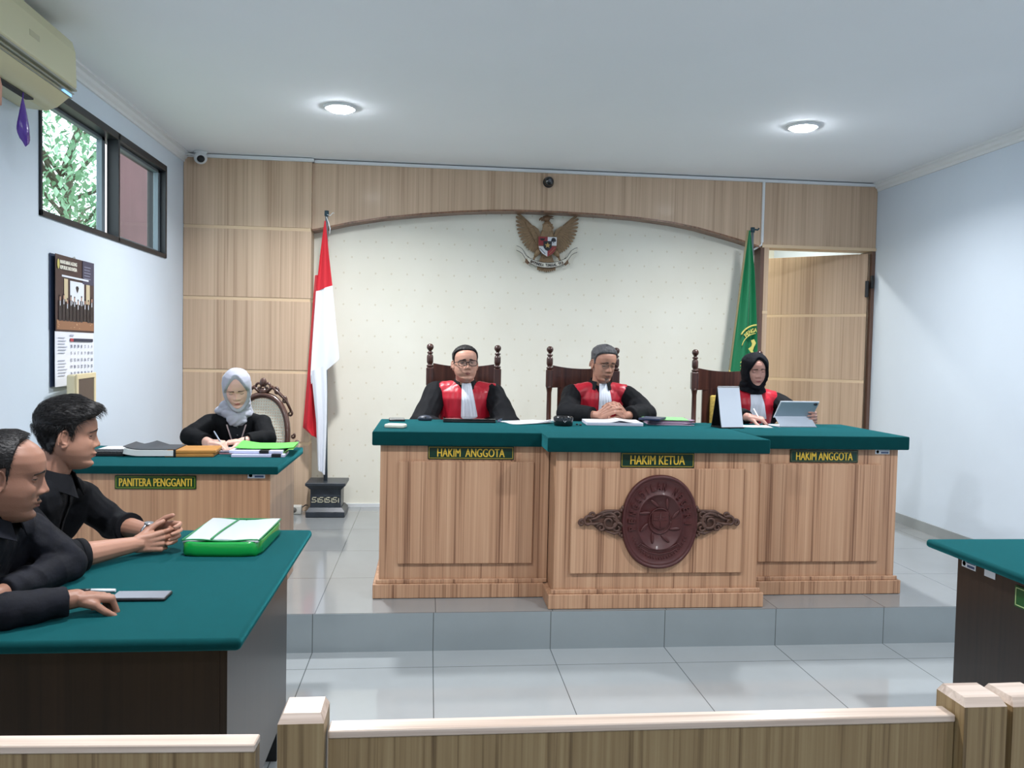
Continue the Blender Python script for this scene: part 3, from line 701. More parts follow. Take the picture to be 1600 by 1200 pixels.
b = MB().lathe((0, -.22, .42), [(.001, 0), (.24, 0), (.26, .015), (.26, .03), (.24, .04), (.001, .042)], 28); b.obj('seat', M_RW, rc)
for x, y in ((-.19, -.02), (.19, -.02), (-.2, -.4), (.2, -.4)):
    MB().tube([(x, y, .42), (x * 1.12, y * 1.02, .25), (x * 1.0, y, .1), (x * 1.12, y - .02, 0.014)], [.026, .02, .016, .022], 10).obj('leg', M_RW, rc)
for sg in (-1, 1):
    b = MB().tube([(sg * .25, .04, .72), (sg * .29, -.12, .70), (sg * .29, -.3, .67), (sg * .27, -.38, .64), (sg * .25, -.3, .55), (sg * .22, -.22, .45)], [.016, .018, .02, .02, .016, .016], 8)
    b.obj('armrest', M_RW, rc)

# plain chairs for the two men at the left table (mostly hidden)
def plain_chair(name, label, x, y, rz):
    t = thing(name, label, 'chair', (x, y, 0), rz)
    MB().bbox(-.21, .21, -.22, .22, .40, .45, .015, seg=2).obj('seat', M_BLACK, t)
    MB().bbox(-.2, .2, .2, .235, .50, .80, .012, seg=2).obj('backrest', M_BLACK, t)
    for sx in (-.18, .18):
        MB().tube([(sx, -.18, .40), (sx, -.2, 0.012)], .012, 8).obj('leg', MATS['brushed_steel'], t)
        MB().tube([(sx, .22, .52), (sx, .2, .38), (sx, .2, 0.012)], .012, 8).obj('leg', MATS['brushed_steel'], t)
plain_chair('stacking_chair', 'black chair under the nearer man at the left table', -1.42, 2.40, math.radians(90))
plain_chair('stacking_chair', 'black chair under the farther man at the left table', -1.50, 2.93, math.radians(95))
# ------------------------------------------------------------------ national emblem on the cream wall
gr = thing('wall_emblem', 'carved brown bird emblem with shield and white ribbon hanging on the cream wall', 'emblem', (.97, YB - .004, 2.43))
M_BR = mat('emblem_bronze', (146, 120, 90), .45, metal=.2, var=(40, .15)); M_BRD = mat('emblem_bronze_dark', (120, 92, 66), .5)
def feather(b, root, tip, w, y, mi=0):
    r_, t_ = Vector((root[0], 0, root[1])), Vector((tip[0], 0, tip[1])); d = (t_ - r_); L_ = d.length; d.normalize(); n = Vector((-d.z, 0, d.x))
    pts = []
    for k, ww in ((0, .5), (.3, .85), (.6, 1.05), (.88, 1.0), (.97, .6), (1, .0)): pts.append((k, ww))
    poly = [(r_ + d * L_ * k + n * w * ww) for k, ww in pts] + [(r_ + d * L_ * k - n * w * ww) for k, ww in reversed(pts[:-1])]
    b.prism([(p.x, p.z) for p in poly], y - .006, y, mi)
    b.tube([(r_.x, y - .007, r_.z), (t_.x, y - .006, t_.z)], [.002, .001], 5, mi)
for sg in (-1, 1):
    b = MB()
    for k in range(17):      # primaries: from the outer tip down to the inner lower edge
        f = k / 16; a = math.radians(97 - 150 * f ** 1.05) ; 
        rx, rz = .055 + .06 * (1 - f), .045 - .03 * f
        tx = .262 * math.cos(math.radians(12 + 0)) if False else 0
        # outer outline of the wing
        ox = [.262, .268, .262, .248, .228, .20, .165, .125][min(7, int(f * 7.999))]; 
        ang = math.radians(88 - 128 * f); tip = (.03 + .235 * math.cos(ang * .62 - .05), .06 + .20 * math.sin(ang * 1.0)) if f > .0 else (.262, .262)
        out_ = [(.262, .258), (.268, .225), (.268, .19), (.265, .155), (.259, .12), (.25, .088), (.238, .058), (.224, .03), (.208, .005), (.191, -.018), (.173, -.037), (.155, -.052), (.137, -.063), (.12, -.07), (.104, -.073), (.09, -.07), (.08, -.06)][k]
        root = (.06 + .075 * (1 - f) ** 1.0, .075 + .085 * (1 - f) - .10 * f * .6)
        feather(b, (sg * root[0], root[1]), (sg * out_[0], out_[1]), .0105, -.008 - .0006 * k)
    b.prism([(sg * x, z) for x, z in [(.05, .06), (.075, .125), (.11, .15), (.15, .165), (.19, .19), (.175, .15), (.15, .10), (.12, .06), (.09, .02), (.07, -.02), (.05, -.02)]], -.024, -.004)
    for k in range(10):
        f = k / 9; feather(b, (sg * (.06 + .06 * (1 - f)), .04 + .10 * (1 - f)), (sg * (.17 - .08 * f), .155 - .16 * f), .010, -.024 - .0005 * k)
    b.obj('wing', [M_BR], gr)
b = MB()
b.ell((0, -.022, .05), (.062, .026, .10), None, 16); b.ell((0, -.024, .13), (.042, .022, .07), None, 14)
for r_ in range(7):
    for c in range(-2, 3):
        b.ell((c * .018 + (.009 if r_ % 2 else 0), -.044 + abs(c) * .004, .16 - r_ * .02), (.009, .0025, .012), None, 6)
bo = b.obj('body', M_BR, gr)
b = MB().ell((-.01, -.03, .212), (.032, .022, .024), None, 12); b.tube([(-.03, -.034, .212), (-.055, -.036, .212), (-.068, -.036, .203), (-.07, -.036, .192)], [.014, .011, .007, .002], 8); b.tube([(-.03, -.034, .20), (-.052, -.036, .196), (-.058, -.036, .190)], [.008, .006, .002], 8)
for p in ((.02, .232), (.045, .228), (.052, .214)): b.tube([(-.02, -.03, .225), (p[0], -.03, p[1])], [.009, .002], 6)
b.tube([(-.04, -.03, .23), (-.01, -.03, .236), (.03, -.03, .232), (.055, -.028, .236)], [.004, .008, .007, .001], 7)
b.obj('head', M_BRD, bo)
b = MB()
for k in range(-4, 5): feather(b, (k * .006, -.05), (k * .0185, -.235 + abs(k) * .004), .011, -.012 - .0008 * (4 - abs(k)))
b.obj('tail', M_BR, gr)
for sg in (-1, 1):
    b = MB().tube([(sg * .05, -.025, -.04), (sg * .085, -.03, -.075), (sg * .10, -.03, -.105)], [.03, .024, .012], 10)
    b.tube([(sg * .10, -.03, -.105), (sg * .085 + sg * .03, -.034, -.14)], [.009, .008], 8)
    for q in (-.018, 0, .018): b.tube([(sg * .115, -.036, -.138), (sg * .115 + q + .0 * sg, -.045, -.155), (sg * .115 + q * 1.1, -.04, -.172)], [.006, .005, .002], 6)
    b.obj('leg', M_BR, gr)
b = MB()
shp = [(-.082, .06), (.082, .06), (.08, -.02), (.07, -.055), (.045, -.085), (0, -.112), (-.045, -.085), (-.07, -.055), (-.08, -.02)]
b.prism(shp, -.058, -.04, 4)
def q_(x0, x1, z0, z1):
    n_ = []; 
    pts = [(x * .94, z * .95) for x, z in shp]
    def clip(poly, ax, lim, keep):
        o = []
        for i in range(len(poly)):
            p, q = poly[i], poly[(i + 1) % len(poly)]; pi = keep * (p[ax] - lim) >= 0; qi = keep * (q[ax] - lim) >= 0
            if pi: o.append(p)
            if pi != qi:
                t_ = (lim - p[ax]) / (q[ax] - p[ax]); o.append((p[0] + (q[0] - p[0]) * t_, p[1] + (q[1] - p[1]) * t_))
        return o
    for ax, lim, kp in ((0, x0, 1), (0, x1, -1), (1, z0, 1), (1, z1, -1)): pts = clip(pts, ax, lim, kp)
    return pts
b.prism(q_(-.09, 0, -.014, .07), -.061, -.057, 0); b.prism(q_(0, .09, -.014, .07), -.061, -.057, 1)
b.prism(q_(-.09, 0, -.12, -.022), -.061, -.057, 1); b.prism(q_(0, .09, -.12, -.022), -.061, -.057, 0)
b.box(-.078, .078, -.062, -.057, -.022, -.014, 4)
b.prism([(-.036, .022), (.036, .022), (.034, -.03), (.018, -.052), (0, -.06), (-.018, -.052), (-.034, -.03)], -.065, -.06, 2)
st = []; 
for k in range(10):
    a = PI / 2 + k * PI / 5; r_ = .026 if k % 2 == 0 else .011; st.append((r_ * math.cos(a), -.014 + r_ * math.sin(a)))
b.prism(st, -.069, -.064, 3)
b.ell((.05, -.062, .038), (.018, .003, .014), None, 8, 2); b.ell((.04, -.062, .028), (.012, .003, .01), None, 8, 2); b.ell((.06, -.062, .028), (.012, .003, .01), None, 8, 2); b.box(.047, .053, -.064, -.06, .008, .03, 2)
b.ell((-.045, -.062, .035), (.02, .003, .009), None, 8, 2); b.tube([(-.065, -.063, .045), (-.055, -.063, .036)], .003, 5, 2); b.tube([(-.025, -.063, .045), (-.035, -.063, .036)], .003, 5, 2)
for k in range(6): b.ell((-.062 + k * .008, -.062, -.04 - k * .008), (.006, .003, .003), None, 6, 2)
for k in range(6): b.ell((.06 - k * .008, -.062, -.035 - k * .009), (.004, .003, .003), None, 6, 3)
b.obj('shield', [mat('emblem_red', (150, 52, 58), .5), M_PAPER, mat('emblem_black', (38, 38, 46), .5), mat('emblem_gold', (196, 164, 100), .4, metal=.3), M_BRD], gr)
def ribbon_path(u):   # u -1..1
    return (u * .165, -.178 + .045 * abs(u) ** 2)
b = MB()
rows = [[(ribbon_path(u)[0], -.05 + .01 * abs(u), ribbon_path(u)[1] + dz) for u in [-1 + 2 * k / 20 for k in range(21)]] for dz in (-.02, .02)]
b.sheet(rows, .006, 0)
for sg in (-1, 1):
    b.sheet([[(sg * x, -.03, z + dz) for x, z in [(.15, -.135), (.175, -.12), (.19, -.095), (.21, -.065), (.235, -.048), (.258, -.04)]] for dz in (-.018, .018)], .006, 0)
    b.prism([(sg * x, z) for x, z in [(.145, -.16), (.178, -.125), (.185, -.155), (.16, -.175)]], -.045, -.03, 2)
    for dz in (-.0195, .0195): b.tube([(sg * x, -.034, z + dz) for x, z in [(.15, -.135), (.175, -.12), (.19, -.095), (.21, -.065), (.235, -.048), (.258, -.04)]], .002, 5, 1)
for dz in (-.021, .021): b.tube([(ribbon_path(u)[0], -.054 + .01 * abs(u), ribbon_path(u)[1] + dz) for u in [-1 + 2 * k / 20 for k in range(21)]], .002, 5, 1)
txt = 'BHINNEKA TUNGGAL IKA'
for i, ch in enumerate(txt):
    if ch == ' ': continue
    u = -.80 + 1.6 * i / (len(txt) - 1); p = ribbon_path(u); vs, fs = text_mesh(ch, .0135 if ch != 'I' else .004, .024, .002, .01)
    b.add(vs, fs, 1, False, T(p[0], -.0555 + .01 * abs(u), p[1], 0, 0, -.5 * u))
b.obj('ribbon', [mat('ribbon_white', (226, 222, 208), .6), MATS['emblem_black'], M_BRD], gr)

# ------------------------------------------------------------------ flags
def px(x, y, d=6.55):
    r_ = _r * ((x - 800) / 1282.1) + _d * ((y - 600) / 1282.1) + _f
    return Vector((0, 0, 1.525)) + r_ * (d / r_.y)
def cloth_rows(rows, d, waves, amp, n=22, phase=0.0, grow=True):
    """rows of (y, x_left, x_right[, y_right]) in image units at depth d, waved in depth like hanging cloth"""
    out_ = []
    tot = []
    for a, b_ in zip(rows[:-1], rows[1:]):
        for k in range(5): tot.append([a[i] + (b_[i] - a[i]) * k / 5 for i in range(4)])
    tot.append(list(rows[-1]))
    for i, (y, xl, xr, yr) in enumerate(tot):
        row = []; g = min(1, i / 6) if grow else 1
        for k in range(n + 1):
            u = k / n; p = px(xl + (xr - xl) * u, y + (yr - y) * u, d)
            row.append((p.x, p.y + g * amp * math.sin(phase + u * waves * 2 * PI + .03 * i) + g * amp * .3 * math.sin(u * waves * 5 + i * .2), p.z))
        out_.append(row)
    return out_
fl = thing('flag', 'red and white flag hanging on a grey pole in a black square stand', 'flag', (-.79, 6.6, ZD)); Mf = local(fl)
def base_box(b, M_):
    b.bbox(-.15, .15, -.13, .15, .002, .045, .004, M=M_); b.add(*_frustum(.15, .125, .045, .075), 0, False, M_)
    b.bbox(-.118, .118, -.10, .12, .07, .225, .003, M=M_); b.add(*_frustum(.118, .15, .215, .25), 0, False, M_); b.bbox(-.155, .155, -.135, .155, .248, .272, .004, M=M_)
def _frustum(a, c, z0, z1):
    vs = [(-a, -a + .02, z0), (a, -a + .02, z0), (a, a, z0), (-a, a, z0), (-c, -c + .02, z1), (c, -c + .02, z1), (c, c, z1), (-c, c, z1)]
    return vs, [(0, 1, 5, 4), (1, 2, 6, 5), (2, 3, 7, 6), (3, 0, 4, 7), (4, 5, 6, 7), (3, 2, 1, 0)]
M_SLATE = mat('black_slate', (50, 56, 64), .35, var=(12, .25))
b = MB(); base_box(b, None)
bs = b.obj('stand', M_SLATE, fl)
b = MB()
def meander(b, x, z, w, h, M_=None):
    t_ = h * .17
    for (a0, a1, c0, c1) in ((0, 1, .86, 1), (0, .16, .5, 1), (0, .8, .42, .58), (.64, .8, .0, .58), (-.1, .8, 0, .14), (1, 1.14, 0, 1), (.8, 1.14, .86, 1)):
        b.box(x + a0 * w, x + a1 * w, -.1025, -.0995, z + c0 * h, z + c1 * h, 0, M_)
for k in range(4): meander(b, -.105 + k * .053, .115, .043, .042)
b.obj('meander_band', mat('cream_stone_inlay', (198, 194, 170), .6), bs)
MB().tube([(-.015, 0, .27), (-.022, 0, 1.2), (-.03, 0, 2.36)], [.016, .013, .011], 12).obj('pole', mat('grey_pole', (128, 140, 150), .35, metal=.4), fl)
b = MB().cyl((-.03, 0, 2.36), .017, .04, 12); b.obj('pole_cap', mat('dark_teal_plastic', (30, 62, 74), .5), fl)
b = MB().tube([(-.03, -.012, 2.37), (.0, -.02, 2.36), (.02, -.012, 2.385), (.03, -.01, 2.38)], .003, 6); b.tube([(-.03, -.012, 2.35), (-.01, -.018, 2.30), (.0, -.012, 2.26), (-.005, -.01, 2.22)], .004, 6); b.obj('cord', M_TRIMW, fl)
M_RED = mat('red_cloth', (196, 30, 44), .75, sheen=.2, bump=(500, .1)); M_WHT = mat('white_cloth', (230, 234, 242), .75, sheen=.1, bump=(500, .1))
d0 = 6.53
b = MB().sheet(cloth_rows([(345, 507, 509, 345), (400, 500, 513.5, 398), (455, 494, 519, 446)], d0, 1.2, .012), .003)
b.v = [tuple(Mf @ Vector(p)) for p in b.v]; b.obj('red_cloth', M_RED, fl)
b = MB().sheet(cloth_rows([(455, 494, 519, 446), (500, 490.5, 523.5, 495), (550, 487, 528, 540), (586, 485, 530, 558), (600, 486, 529, 562)], d0, 1.2, .014, grow=False), .003)
b.v = [tuple(Mf @ Vector(p)) for p in b.v]; b.obj('white_cloth', M_WHT, fl)
b = MB().sheet(cloth_rows([(430, 492, 500, 430), (520, 485, 498, 520), (600, 479, 498, 600), (668, 473, 496, 672), (678, 484, 497, 686)], 6.58, 1.5, .014, phase=1, grow=False), .003)
b.v = [tuple(Mf @ Vector(p)) for p in b.v]; b.obj('red_cloth', M_RED, fl)
b = MB().sheet(cloth_rows([(580, 486, 510, 570), (620, 490, 511, 615), (660, 494, 510.5, 660), (700, 495.5, 509, 705), (734, 497, 507.5, 742)], 6.50, 1.6, .012, phase=2, grow=False), .003)
b.v = [tuple(Mf @ Vector(p)) for p in b.v]; b.obj('white_cloth', M_WHT, fl)

gf = thing('flag', 'green court flag with gold emblem hanging on a pole beside the door', 'flag', (2.68, 6.62, ZD)); Mg = local(gf)
MB().tube([(0, 0, .27), (-.03, 0, 2.36)], [.014, .011], 12).obj('pole', MATS['grey_pole'], gf)
b = MB(); base_box(b, None); b.obj('stand', M_SLATE, gf)
b = MB().cyl((-.03, 0, 2.355), .018, .04, 12); b.tube([(-.02, 0, 2.38), (.01, -.01, 2.375), (.02, -.01, 2.39)], .007, 6); b.obj('pole_cap', MATS['dark_teal_plastic'], gf)
M_GF = mat('green_flag_cloth', (8, 112, 70), .6, sheen=.2, bump=(300, .08)); M_GY = mat('gold_embroidery', (206, 196, 104), .6)
rows = cloth_rows([(360, 1169.5, 1172.5, 360), (420, 1162, 1178, 420), (500, 1152, 1181, 500), (583, 1141, 1183, 583), (660, 1130, 1184, 660)], 6.55, 1.6, .02, n=30)
b = MB().sheet(rows, .003); b.v = [tuple(Mg @ Vector(p)) for p in b.v]; fc = b.obj('flag_cloth', M_GF, gf)
b = MB().sheet([[Vector(r[0]) + Vector((-.014, .0, 0)) for r in rows], [Vector(r[0]) + Vector((.002, -.002, 0)) for r in rows]], .004)
b.v = [tuple(Mg @ Vector(p)) for p in b.v]; b.obj('flag_border', mat('olive_hem', (128, 118, 84), .7), fc)
b = MB(); D_ = 6.515
def g_arc(cx, cy, r_, a0, a1, th):
    b.tube([px(cx + r_ * math.cos(math.radians(a)), cy - r_ * math.sin(math.radians(a)), D_) for a in [a0 + (a1 - a0) * k / 12 for k in range(13)]], th, 6)
g_arc(1183, 536, 28, 92, 152, .007); g_arc(1183, 545, 24, 96, 168, .0035)
for i, ch in enumerate('PENGA'):
    a = math.radians(143 - 11.5 * i); p = px(1183 + 21.5 * math.cos(a), 537 - 21.5 * math.sin(a), D_)
    vs, fs = text_mesh(ch, .022, .034, .003, .02); b.add(vs, fs, 0, False, Matrix.Translation(p) @ Matrix.Rotation(-(a - PI / 2) * .8, 4, 'Y'))
def pxpoly(pts, d, th=.004):
    P_ = [px(x, y, d) for x, y in pts]; return b.prism([(p.x, p.z) for p in P_], d - th, d)
pxpoly([(1173, 532), (1178, 530), (1181, 536), (1178, 542), (1176, 548), (1178, 552), (1174, 552), (1169, 545), (1174, 541), (1175, 537)], D_)
pxpoly([(1139, 578), (1145, 583), (1137, 590)], 6.53)
for k in range(3): g_arc(1162, 570 + k * 5, 6, 60, 150, .003)
b.v = [tuple(Mg @ Vector(p)) for p in b.v]; b.obj('gold_embroidery', M_GY, fc)

# ------------------------------------------------------------------ wall unit, bag, cameras, socket
ac = thing('air_conditioner', 'yellowed cream split air conditioner high on the left wall above the window', 'air conditioner', (XL, 3.72, 2.62)); 
M_AC = mat('aged_cream_plastic', (206, 202, 164), .4, coat=.2); M_ACG = mat('grey_plastic_trim', (150, 152, 140), .45)
prof = [(.002, .36), (.10, .372), (.19, .36), (.235, .33), (.25, .28), (.255, .12), (.245, .105), (.10, .1), (.002, .1)]
b = MB().prism(prof, -.44, .44, plane='xz'); b.obj('front_cover', M_AC, ac, bevel=.006)
b = MB().prism([(.002, .11), (.235, .11), (.235, .085), (.215, .06), (.17, .02), (.12, .0), (.002, .01)], -.435, .435)
b.obj('lower_body', M_AC, ac, bevel=.004)
b = MB().bbox(.225, .2565, -.44, .44, .098, .108, .002); b.bbox(.225, .248, -.43, .43, .080, .086, .002); b.bbox(.21, .24, -.43, .43, .062, .067, .002); b.obj('grille_strips', M_ACG, ac)
b = MB().sheet([[(.235, y, .062), (.20, y, .034), (.155, y, .014), (.135, y, .008)] for y in (-.40, .40)], .006); b.obj('louver', M_AC, ac)
b = MB().box(.11, .145, -.38, .25, -.002, .006); b.obj('air_slot', mat('dark_slot', (40, 38, 34), .7), ac)
b = MB().bbox(.222, .2385, .34, .425, .064, .082, .002); b.obj('display', mat('blue_display', (150, 190, 220), .3, emit=((140, 200, 255), 1.2)), ac)
b = MB().box(.2515, .2535, -.02, .07, .195, .22); b.obj('faint_badge', mat('aged_badge', (186, 182, 148), .5), ac)
bg_ = MB(); rings = []
for i in range(13):
    t_ = i / 12; w_ = [.008, .014, .02, .026, .032, .038, .044, .05, .054, .056, .052, .04, .012][i]; ring = []
    for k in range(16):
        a = 2 * PI * k / 16; rr = w_ * .78 * (1 + .14 * math.sin(3 * a + i * .3)); ring.append((rr * .45 * math.cos(a), rr * math.sin(a) + t_ * .015, -t_ * .19 - .012 * math.sin(a) * t_))
    rings.append(ring)
bg_.ring_loft(rings); bg_.tube([(0, 0, 0), (0, .004, .03)], .003, 6)
bag = bg_.obj('plastic_bag', mat('purple_plastic', (88, 48, 158), .25, coat=.4, bump=(30, .4)), None, (-1.80, 3.86, 2.59)); tag(bag, 'purple twisted plastic bag hanging from the air conditioner', 'bag')
b = MB().tube([(0, 0, 0), (.004, .004, -.04), (.0, .002, -.08), (.002, .0, -.12)], [.005, .009, .012, .010], 8)
tag(b.obj('ribbon', mat('pink_ribbon', (214, 160, 140), .7), None, (-1.80, 3.655, 2.625)), 'pinkish ribbon hanging from the air conditioner at the left edge', 'ribbon')

cc = thing('security_camera', 'white dome security camera in the ceiling corner at left', 'camera', (-1.80, 6.68, 3.0))
b = MB().lathe((0, 0, 0), [(.05, .029), (.05, .02), (.035, .012), (.03, 0)], 20); b.obj('mount', M_TRIMW, cc)
b = MB().ell((0, -.005, -.02), (.05, .048, .048), None, 16); b.obj('housing', M_TRIMW, cc)
b = MB().ell((.012, -.042, -.035), (.03, .022, .028), None, 14); b.obj('lens', M_BLACK, cc)
b = MB().tube([(-.04, 0, .0), (-.08, 0, .01), (-.11, 0, .005), (-.14, 0, .012)], .006, 6); b.obj('cable', M_TRIMW, cc)
c2 = thing('security_camera', 'black dome camera on the wooden beam above the bird emblem', 'camera', (.955, YP - .004, 2.925))
b = MB().lathe((0, 0, 0), [(.045, 0), (.046, .015), (.04, .022)], 24, axis='y'); b.obj('mount', M_BLACK, c2)
b = MB().ell((0, -.03, 0), (.04, .035, .04), None, 16); b.obj('housing', mat('glossy_black', (26, 28, 32), .15, coat=.5), c2)
b = MB().ell((.002, -.06, .004), (.014, .009, .014), None, 12); b.obj('lens', mat('lens_grey', (96, 100, 108), .2), c2)
sk = thing('power_socket', 'white extension socket lying on the floor beside the flag stand', 'socket', (-1.035, 6.62, ZD + .001))
b = MB().bbox(-.045, .045, -.03, .03, 0, .07, .008, seg=2); b.obj('socket_body', mat('aged_white_plastic', (214, 212, 204), .5), sk)
b = MB().lathe((-.012, -.03, .036), [(.022, -.001), (.023, .003), (.017, .003), (.016, -.004), (.001, -.005)], 20, axis='y'); b.obj('socket_face', mat('socket_grey', (120, 118, 112), .6), sk)
b = MB().tube([(.045, .02, .05), (.065, .06, .06), (.075, .10, .05)], .005, 6); b.obj('cable', M_BLACK, sk)

# ------------------------------------------------------------------ wall calendar
ca = thing('wall_calendar', 'tall wall calendar with group photo above a white date page, hung on left wall', 'calendar', (XL + .002, 4.73, 1.29))
# local: x out of wall, y along the wall, z up ; page faces +x
MC = T(0, 0, 0, PI / 2)       # maps (x,-y face) to face +x
def pc(b, y0, y1, z0, z1, x0, x1, mi=0): b.box(x0, x1, y0, y1, z0, z1, mi)
b = MB(); pc(b, -.285, .255, .30, .69, .002, .006); pc(b, -.28, .255, 0.0, .30, .002, .005); b.obj('back_pages', mat('dark_blue_page', (44, 58, 84), .6), ca)
b = MB().sheet([[(.008 + .014 * (1 - (y + .27) / .525) ** 2, y, z) for y in [-.27 + .525 * k / 10 for k in range(11)]] for z in (0.0, .29)], .002)
dp = b.obj('date_page', mat('calendar_paper', (236, 240, 250), .5), ca)
b = MB().sheet([[(.010 + .014 * (1 - (y + .27) / .525) ** 2, y, z) for y in [-.27 + .525 * k / 10 for k in range(11)]] for z in (.29, .69)], .002)
pp = b.obj('photo_page', mat('dark_photo', (62, 46, 48), .35), ca)
def cx(y): return .0125 + .014 * (1 - (y + .27) / .525) ** 2
b = MB(); 
def patch(y0, y1, z0, z1, mi, up=0.0):
    xa, xb = cx(y0) + up, cx(y1) + up
    b.add([(xa, y0, z0), (xb, y1, z0), (xb, y1, z1), (xa, y0, z1), (xa + .0006, y0, z0), (xb + .0006, y1, z0), (xb + .0006, y1, z1), (xa + .0006, y0, z1)], [(3, 2, 1, 0), (4, 5, 6, 7), (0, 1, 5, 4), (2, 3, 7, 6), (1, 2, 6, 5), (0, 4, 7, 3)], mi)
rr = random.Random(5)
patch(-.26, -.01, .30, .35, 1); patch(-.01, .25, .30, .35, 1)                       # carpet
for k in range(26): y = rr.uniform(-.25, .22); z = rr.uniform(.303, .345); patch(y, y + .012, z, z + .004, 2, .0006)
patch(-.08, .11, .44, .565, 3); patch(-.16, -.11, .45, .57, 4); patch(.14, .19, .45, .57, 4); patch(-.19, .21, .578, .588, 3)
for k in range(10):
    y = -.215 + k * .048; h_ = .47 + .012 * math.sin(k * 2.3); patch(y - .02, y + .02, .345, h_ - .018, 0, .0008); patch(y - .007, y + .007, h_ - .018, h_ + .004, 5, .0012); patch(y - .007, y + .007, h_ + .002, h_ + .01, 0, .0014)
    patch(y - .004, y + .004, h_ - .045, h_ - .02, 3, .0012)
[patch(.015 - w_, .015 + w_, .505 + k * .006, .511 + k * .006, 0, .001) for k, w_ in enumerate((.004, .010, .014, .018, .02, .014))]
patch(.09, .245, .56, .69, 6, .0004)
for k in range(5): patch(.11, .20 - .01 * (k % 2), .655 - k * .016, .659 - k * .016, 7, .001)
b.obj('printed_photo', [mat('print_black', (34, 30, 36), .4), mat('print_carpet', (150, 108, 80), .5), mat('print_tan', (200, 166, 130), .5), mat('print_white', (226, 234, 246), .4), mat('print_cream', (206, 192, 158), .5), mat('print_skin', (190, 150, 130), .5), mat('print_slate', (62, 64, 88), .4), mat('print_greyline', (140, 146, 168), .5)], pp)
b = MB(); Mtx = T(cx(-.12) + .004, -.12, .654, PI / 2 - .035)
put_text(b, 'MAHKAMAH AGUNG', 0, -.0045, .0, .19, .02, .001, .03, M=Mtx); put_text(b, 'REPUBLIK INDONESIA', 0, -.0045, -.028, .19, .02, .001, .03, M=Mtx)
b.obj('printed_title', mat('title_white', (240, 238, 226), .5), pp)
b = MB().ell((cx(-.24) + .002, -.24, .64), (.002, .014, .026), None, 10); b.obj('seal', mat('seal_gold', (200, 190, 110), .4), pp)
b = MB()
patch(-.08, .235, .238, .255, 0); patch(-.08, -.036, .238, .255, 1, .0006)
b.obj('weekday_bar', [mat('bar_navy', (44, 52, 74), .5), mat('bar_red', (180, 60, 70), .5)], dp)
b = MB(); n_ = 0
days = ['29', '30', '31'] if False else ['28', '29', '30'] + [str(d) for d in range(1, 32)] + ['1']
for i, dday in enumerate(days[:35]):
    r_, c = divmod(i, 7); y = -.062 + c * .047; z = .212 - r_ * .037
    vs, fs = text_mesh(dday, .018 if len(dday) > 1 else .008, .017, .0006, .02); b.add(vs, fs, 0, False, T(cx(y) + .0004, y, z, PI / 2 - .06))
vs, fs = text_mesh('OKT', .03, .012, .0006, .02) if False else ([], [])
b.obj('day_numbers', mat('print_greyblue', (88, 96, 120), .6), dp)
b = MB()
for g in range(2):
    for k in range(6): z = .255 - g * .12 - k * .016; patch(-.24, -.12 - .03 * ((k * 7) % 3) / 2 - (.03 if k == 0 else 0), z, z + .004, 0)
patch(-.08, -.03, .268, .276, 0)
b.obj('printed_notes', mat('print_palegrey', (172, 178, 196), .6), dp)
b = MB().tube([(.004, -.02, .69), (.008, 0, .70), (.004, .02, .69)], .002, 6); b.obj('hanger', M_ACG, ca)

# old beige monitor at the left end of the clerk desk
bd = thing('monitor', 'beige desktop monitor with dark screen at the left end of the clerk desk', 'monitor', (-1.841, 4.625, .9256), math.radians(97))
MB().bbox(-.178, .178, .0, .045, .075, .43, .01, seg=2).obj('casing', mat('beige_plastic', (214, 204, 170), .5), bd)
b = MB(); b.bbox(-.18, .18, -.008, .0, .405, .434, .003); b.bbox(-.18, .18, -.008, .0, .07, .105, .003); b.bbox(-.18, -.150, -.008, .0, .1, .41, .003); b.bbox(.150, .18, -.008, .0, .1, .41, .003)
b.obj('bezel', mat('cream_frame', (228, 212, 172), .5), bd)
MB().box(-.152, .152, -.003, .001, .10, .41).obj('screen', mat('dark_brown_screen', (84, 74, 68), .35), bd)
b = MB().bbox(-.03, .03, .012, .04, .0, .09, .006); b.lathe((0, .0, 0), [(.001, 0), (.07, 0), (.072, .008), (.06, .016), (.001, .018)], 24); b.obj('stand', MATS['cream_frame'], bd)

# ------------------------------------------------------------------ things on the judges bench (top at z = 1.09)
ZT1 = ZB1 + .0006
def solo(b, name, mats, label, cat, loc, rz=0, group=None, **k): return tag(b.obj(name, mats, None, loc, (0, 0, rz), **k), label, cat, group)
M_DK = mat('dark_phone_glass', (30, 32, 36), .12, coat=.5)
def phone(name, label, loc, rz, w, l, h, body, glass, z=None):
    t = thing(name, label, 'phone', loc, rz)
    MB().bbox(-w / 2, w / 2, -l / 2, l / 2, 0, h, min(.008, h * .45), seg=3).obj('phone_body', body, t)
    MB().bbox(-w / 2 + .003, w / 2 - .003, -l / 2 + .003, l / 2 - .003, h, h + .0008, .0004).obj('screen', glass, t)
    return t
phone('phone', 'black phone lying flat near the back left corner of the bench', (-.19, 5.02, ZT1), .05, .095, .15, .011, M_BLACK, mat('grey_glass', (88, 92, 98), .2))
b = MB().bbox(-.055, .055, -.04, .04, 0, .022, .009, seg=3); solo(b, 'charger_box', mat('ivory_plastic', (226, 224, 208), .4), 'ivory rounded power bank near the front left corner of the bench', 'power bank', (-.178, 4.545, ZT1), -.25)
ms = thing('computer_mouse', 'dark grey computer mouse on the bench before the left judge', 'mouse', (-.02, 5.03, ZT1), .1)
b = MB().ell((0, 0, .012), (.045, .032, .021), None, 16); b.v = [(p[0], p[1], max(p[2], 0.0)) for p in b.v]; b.obj('shell', mat('slate_plastic', (52, 60, 74), .4), ms)
b = MB().cyl((-.004, -.028, .021), .005, .008, 10, axis='x'); b.obj('scroll_wheel', M_BLACK, ms)
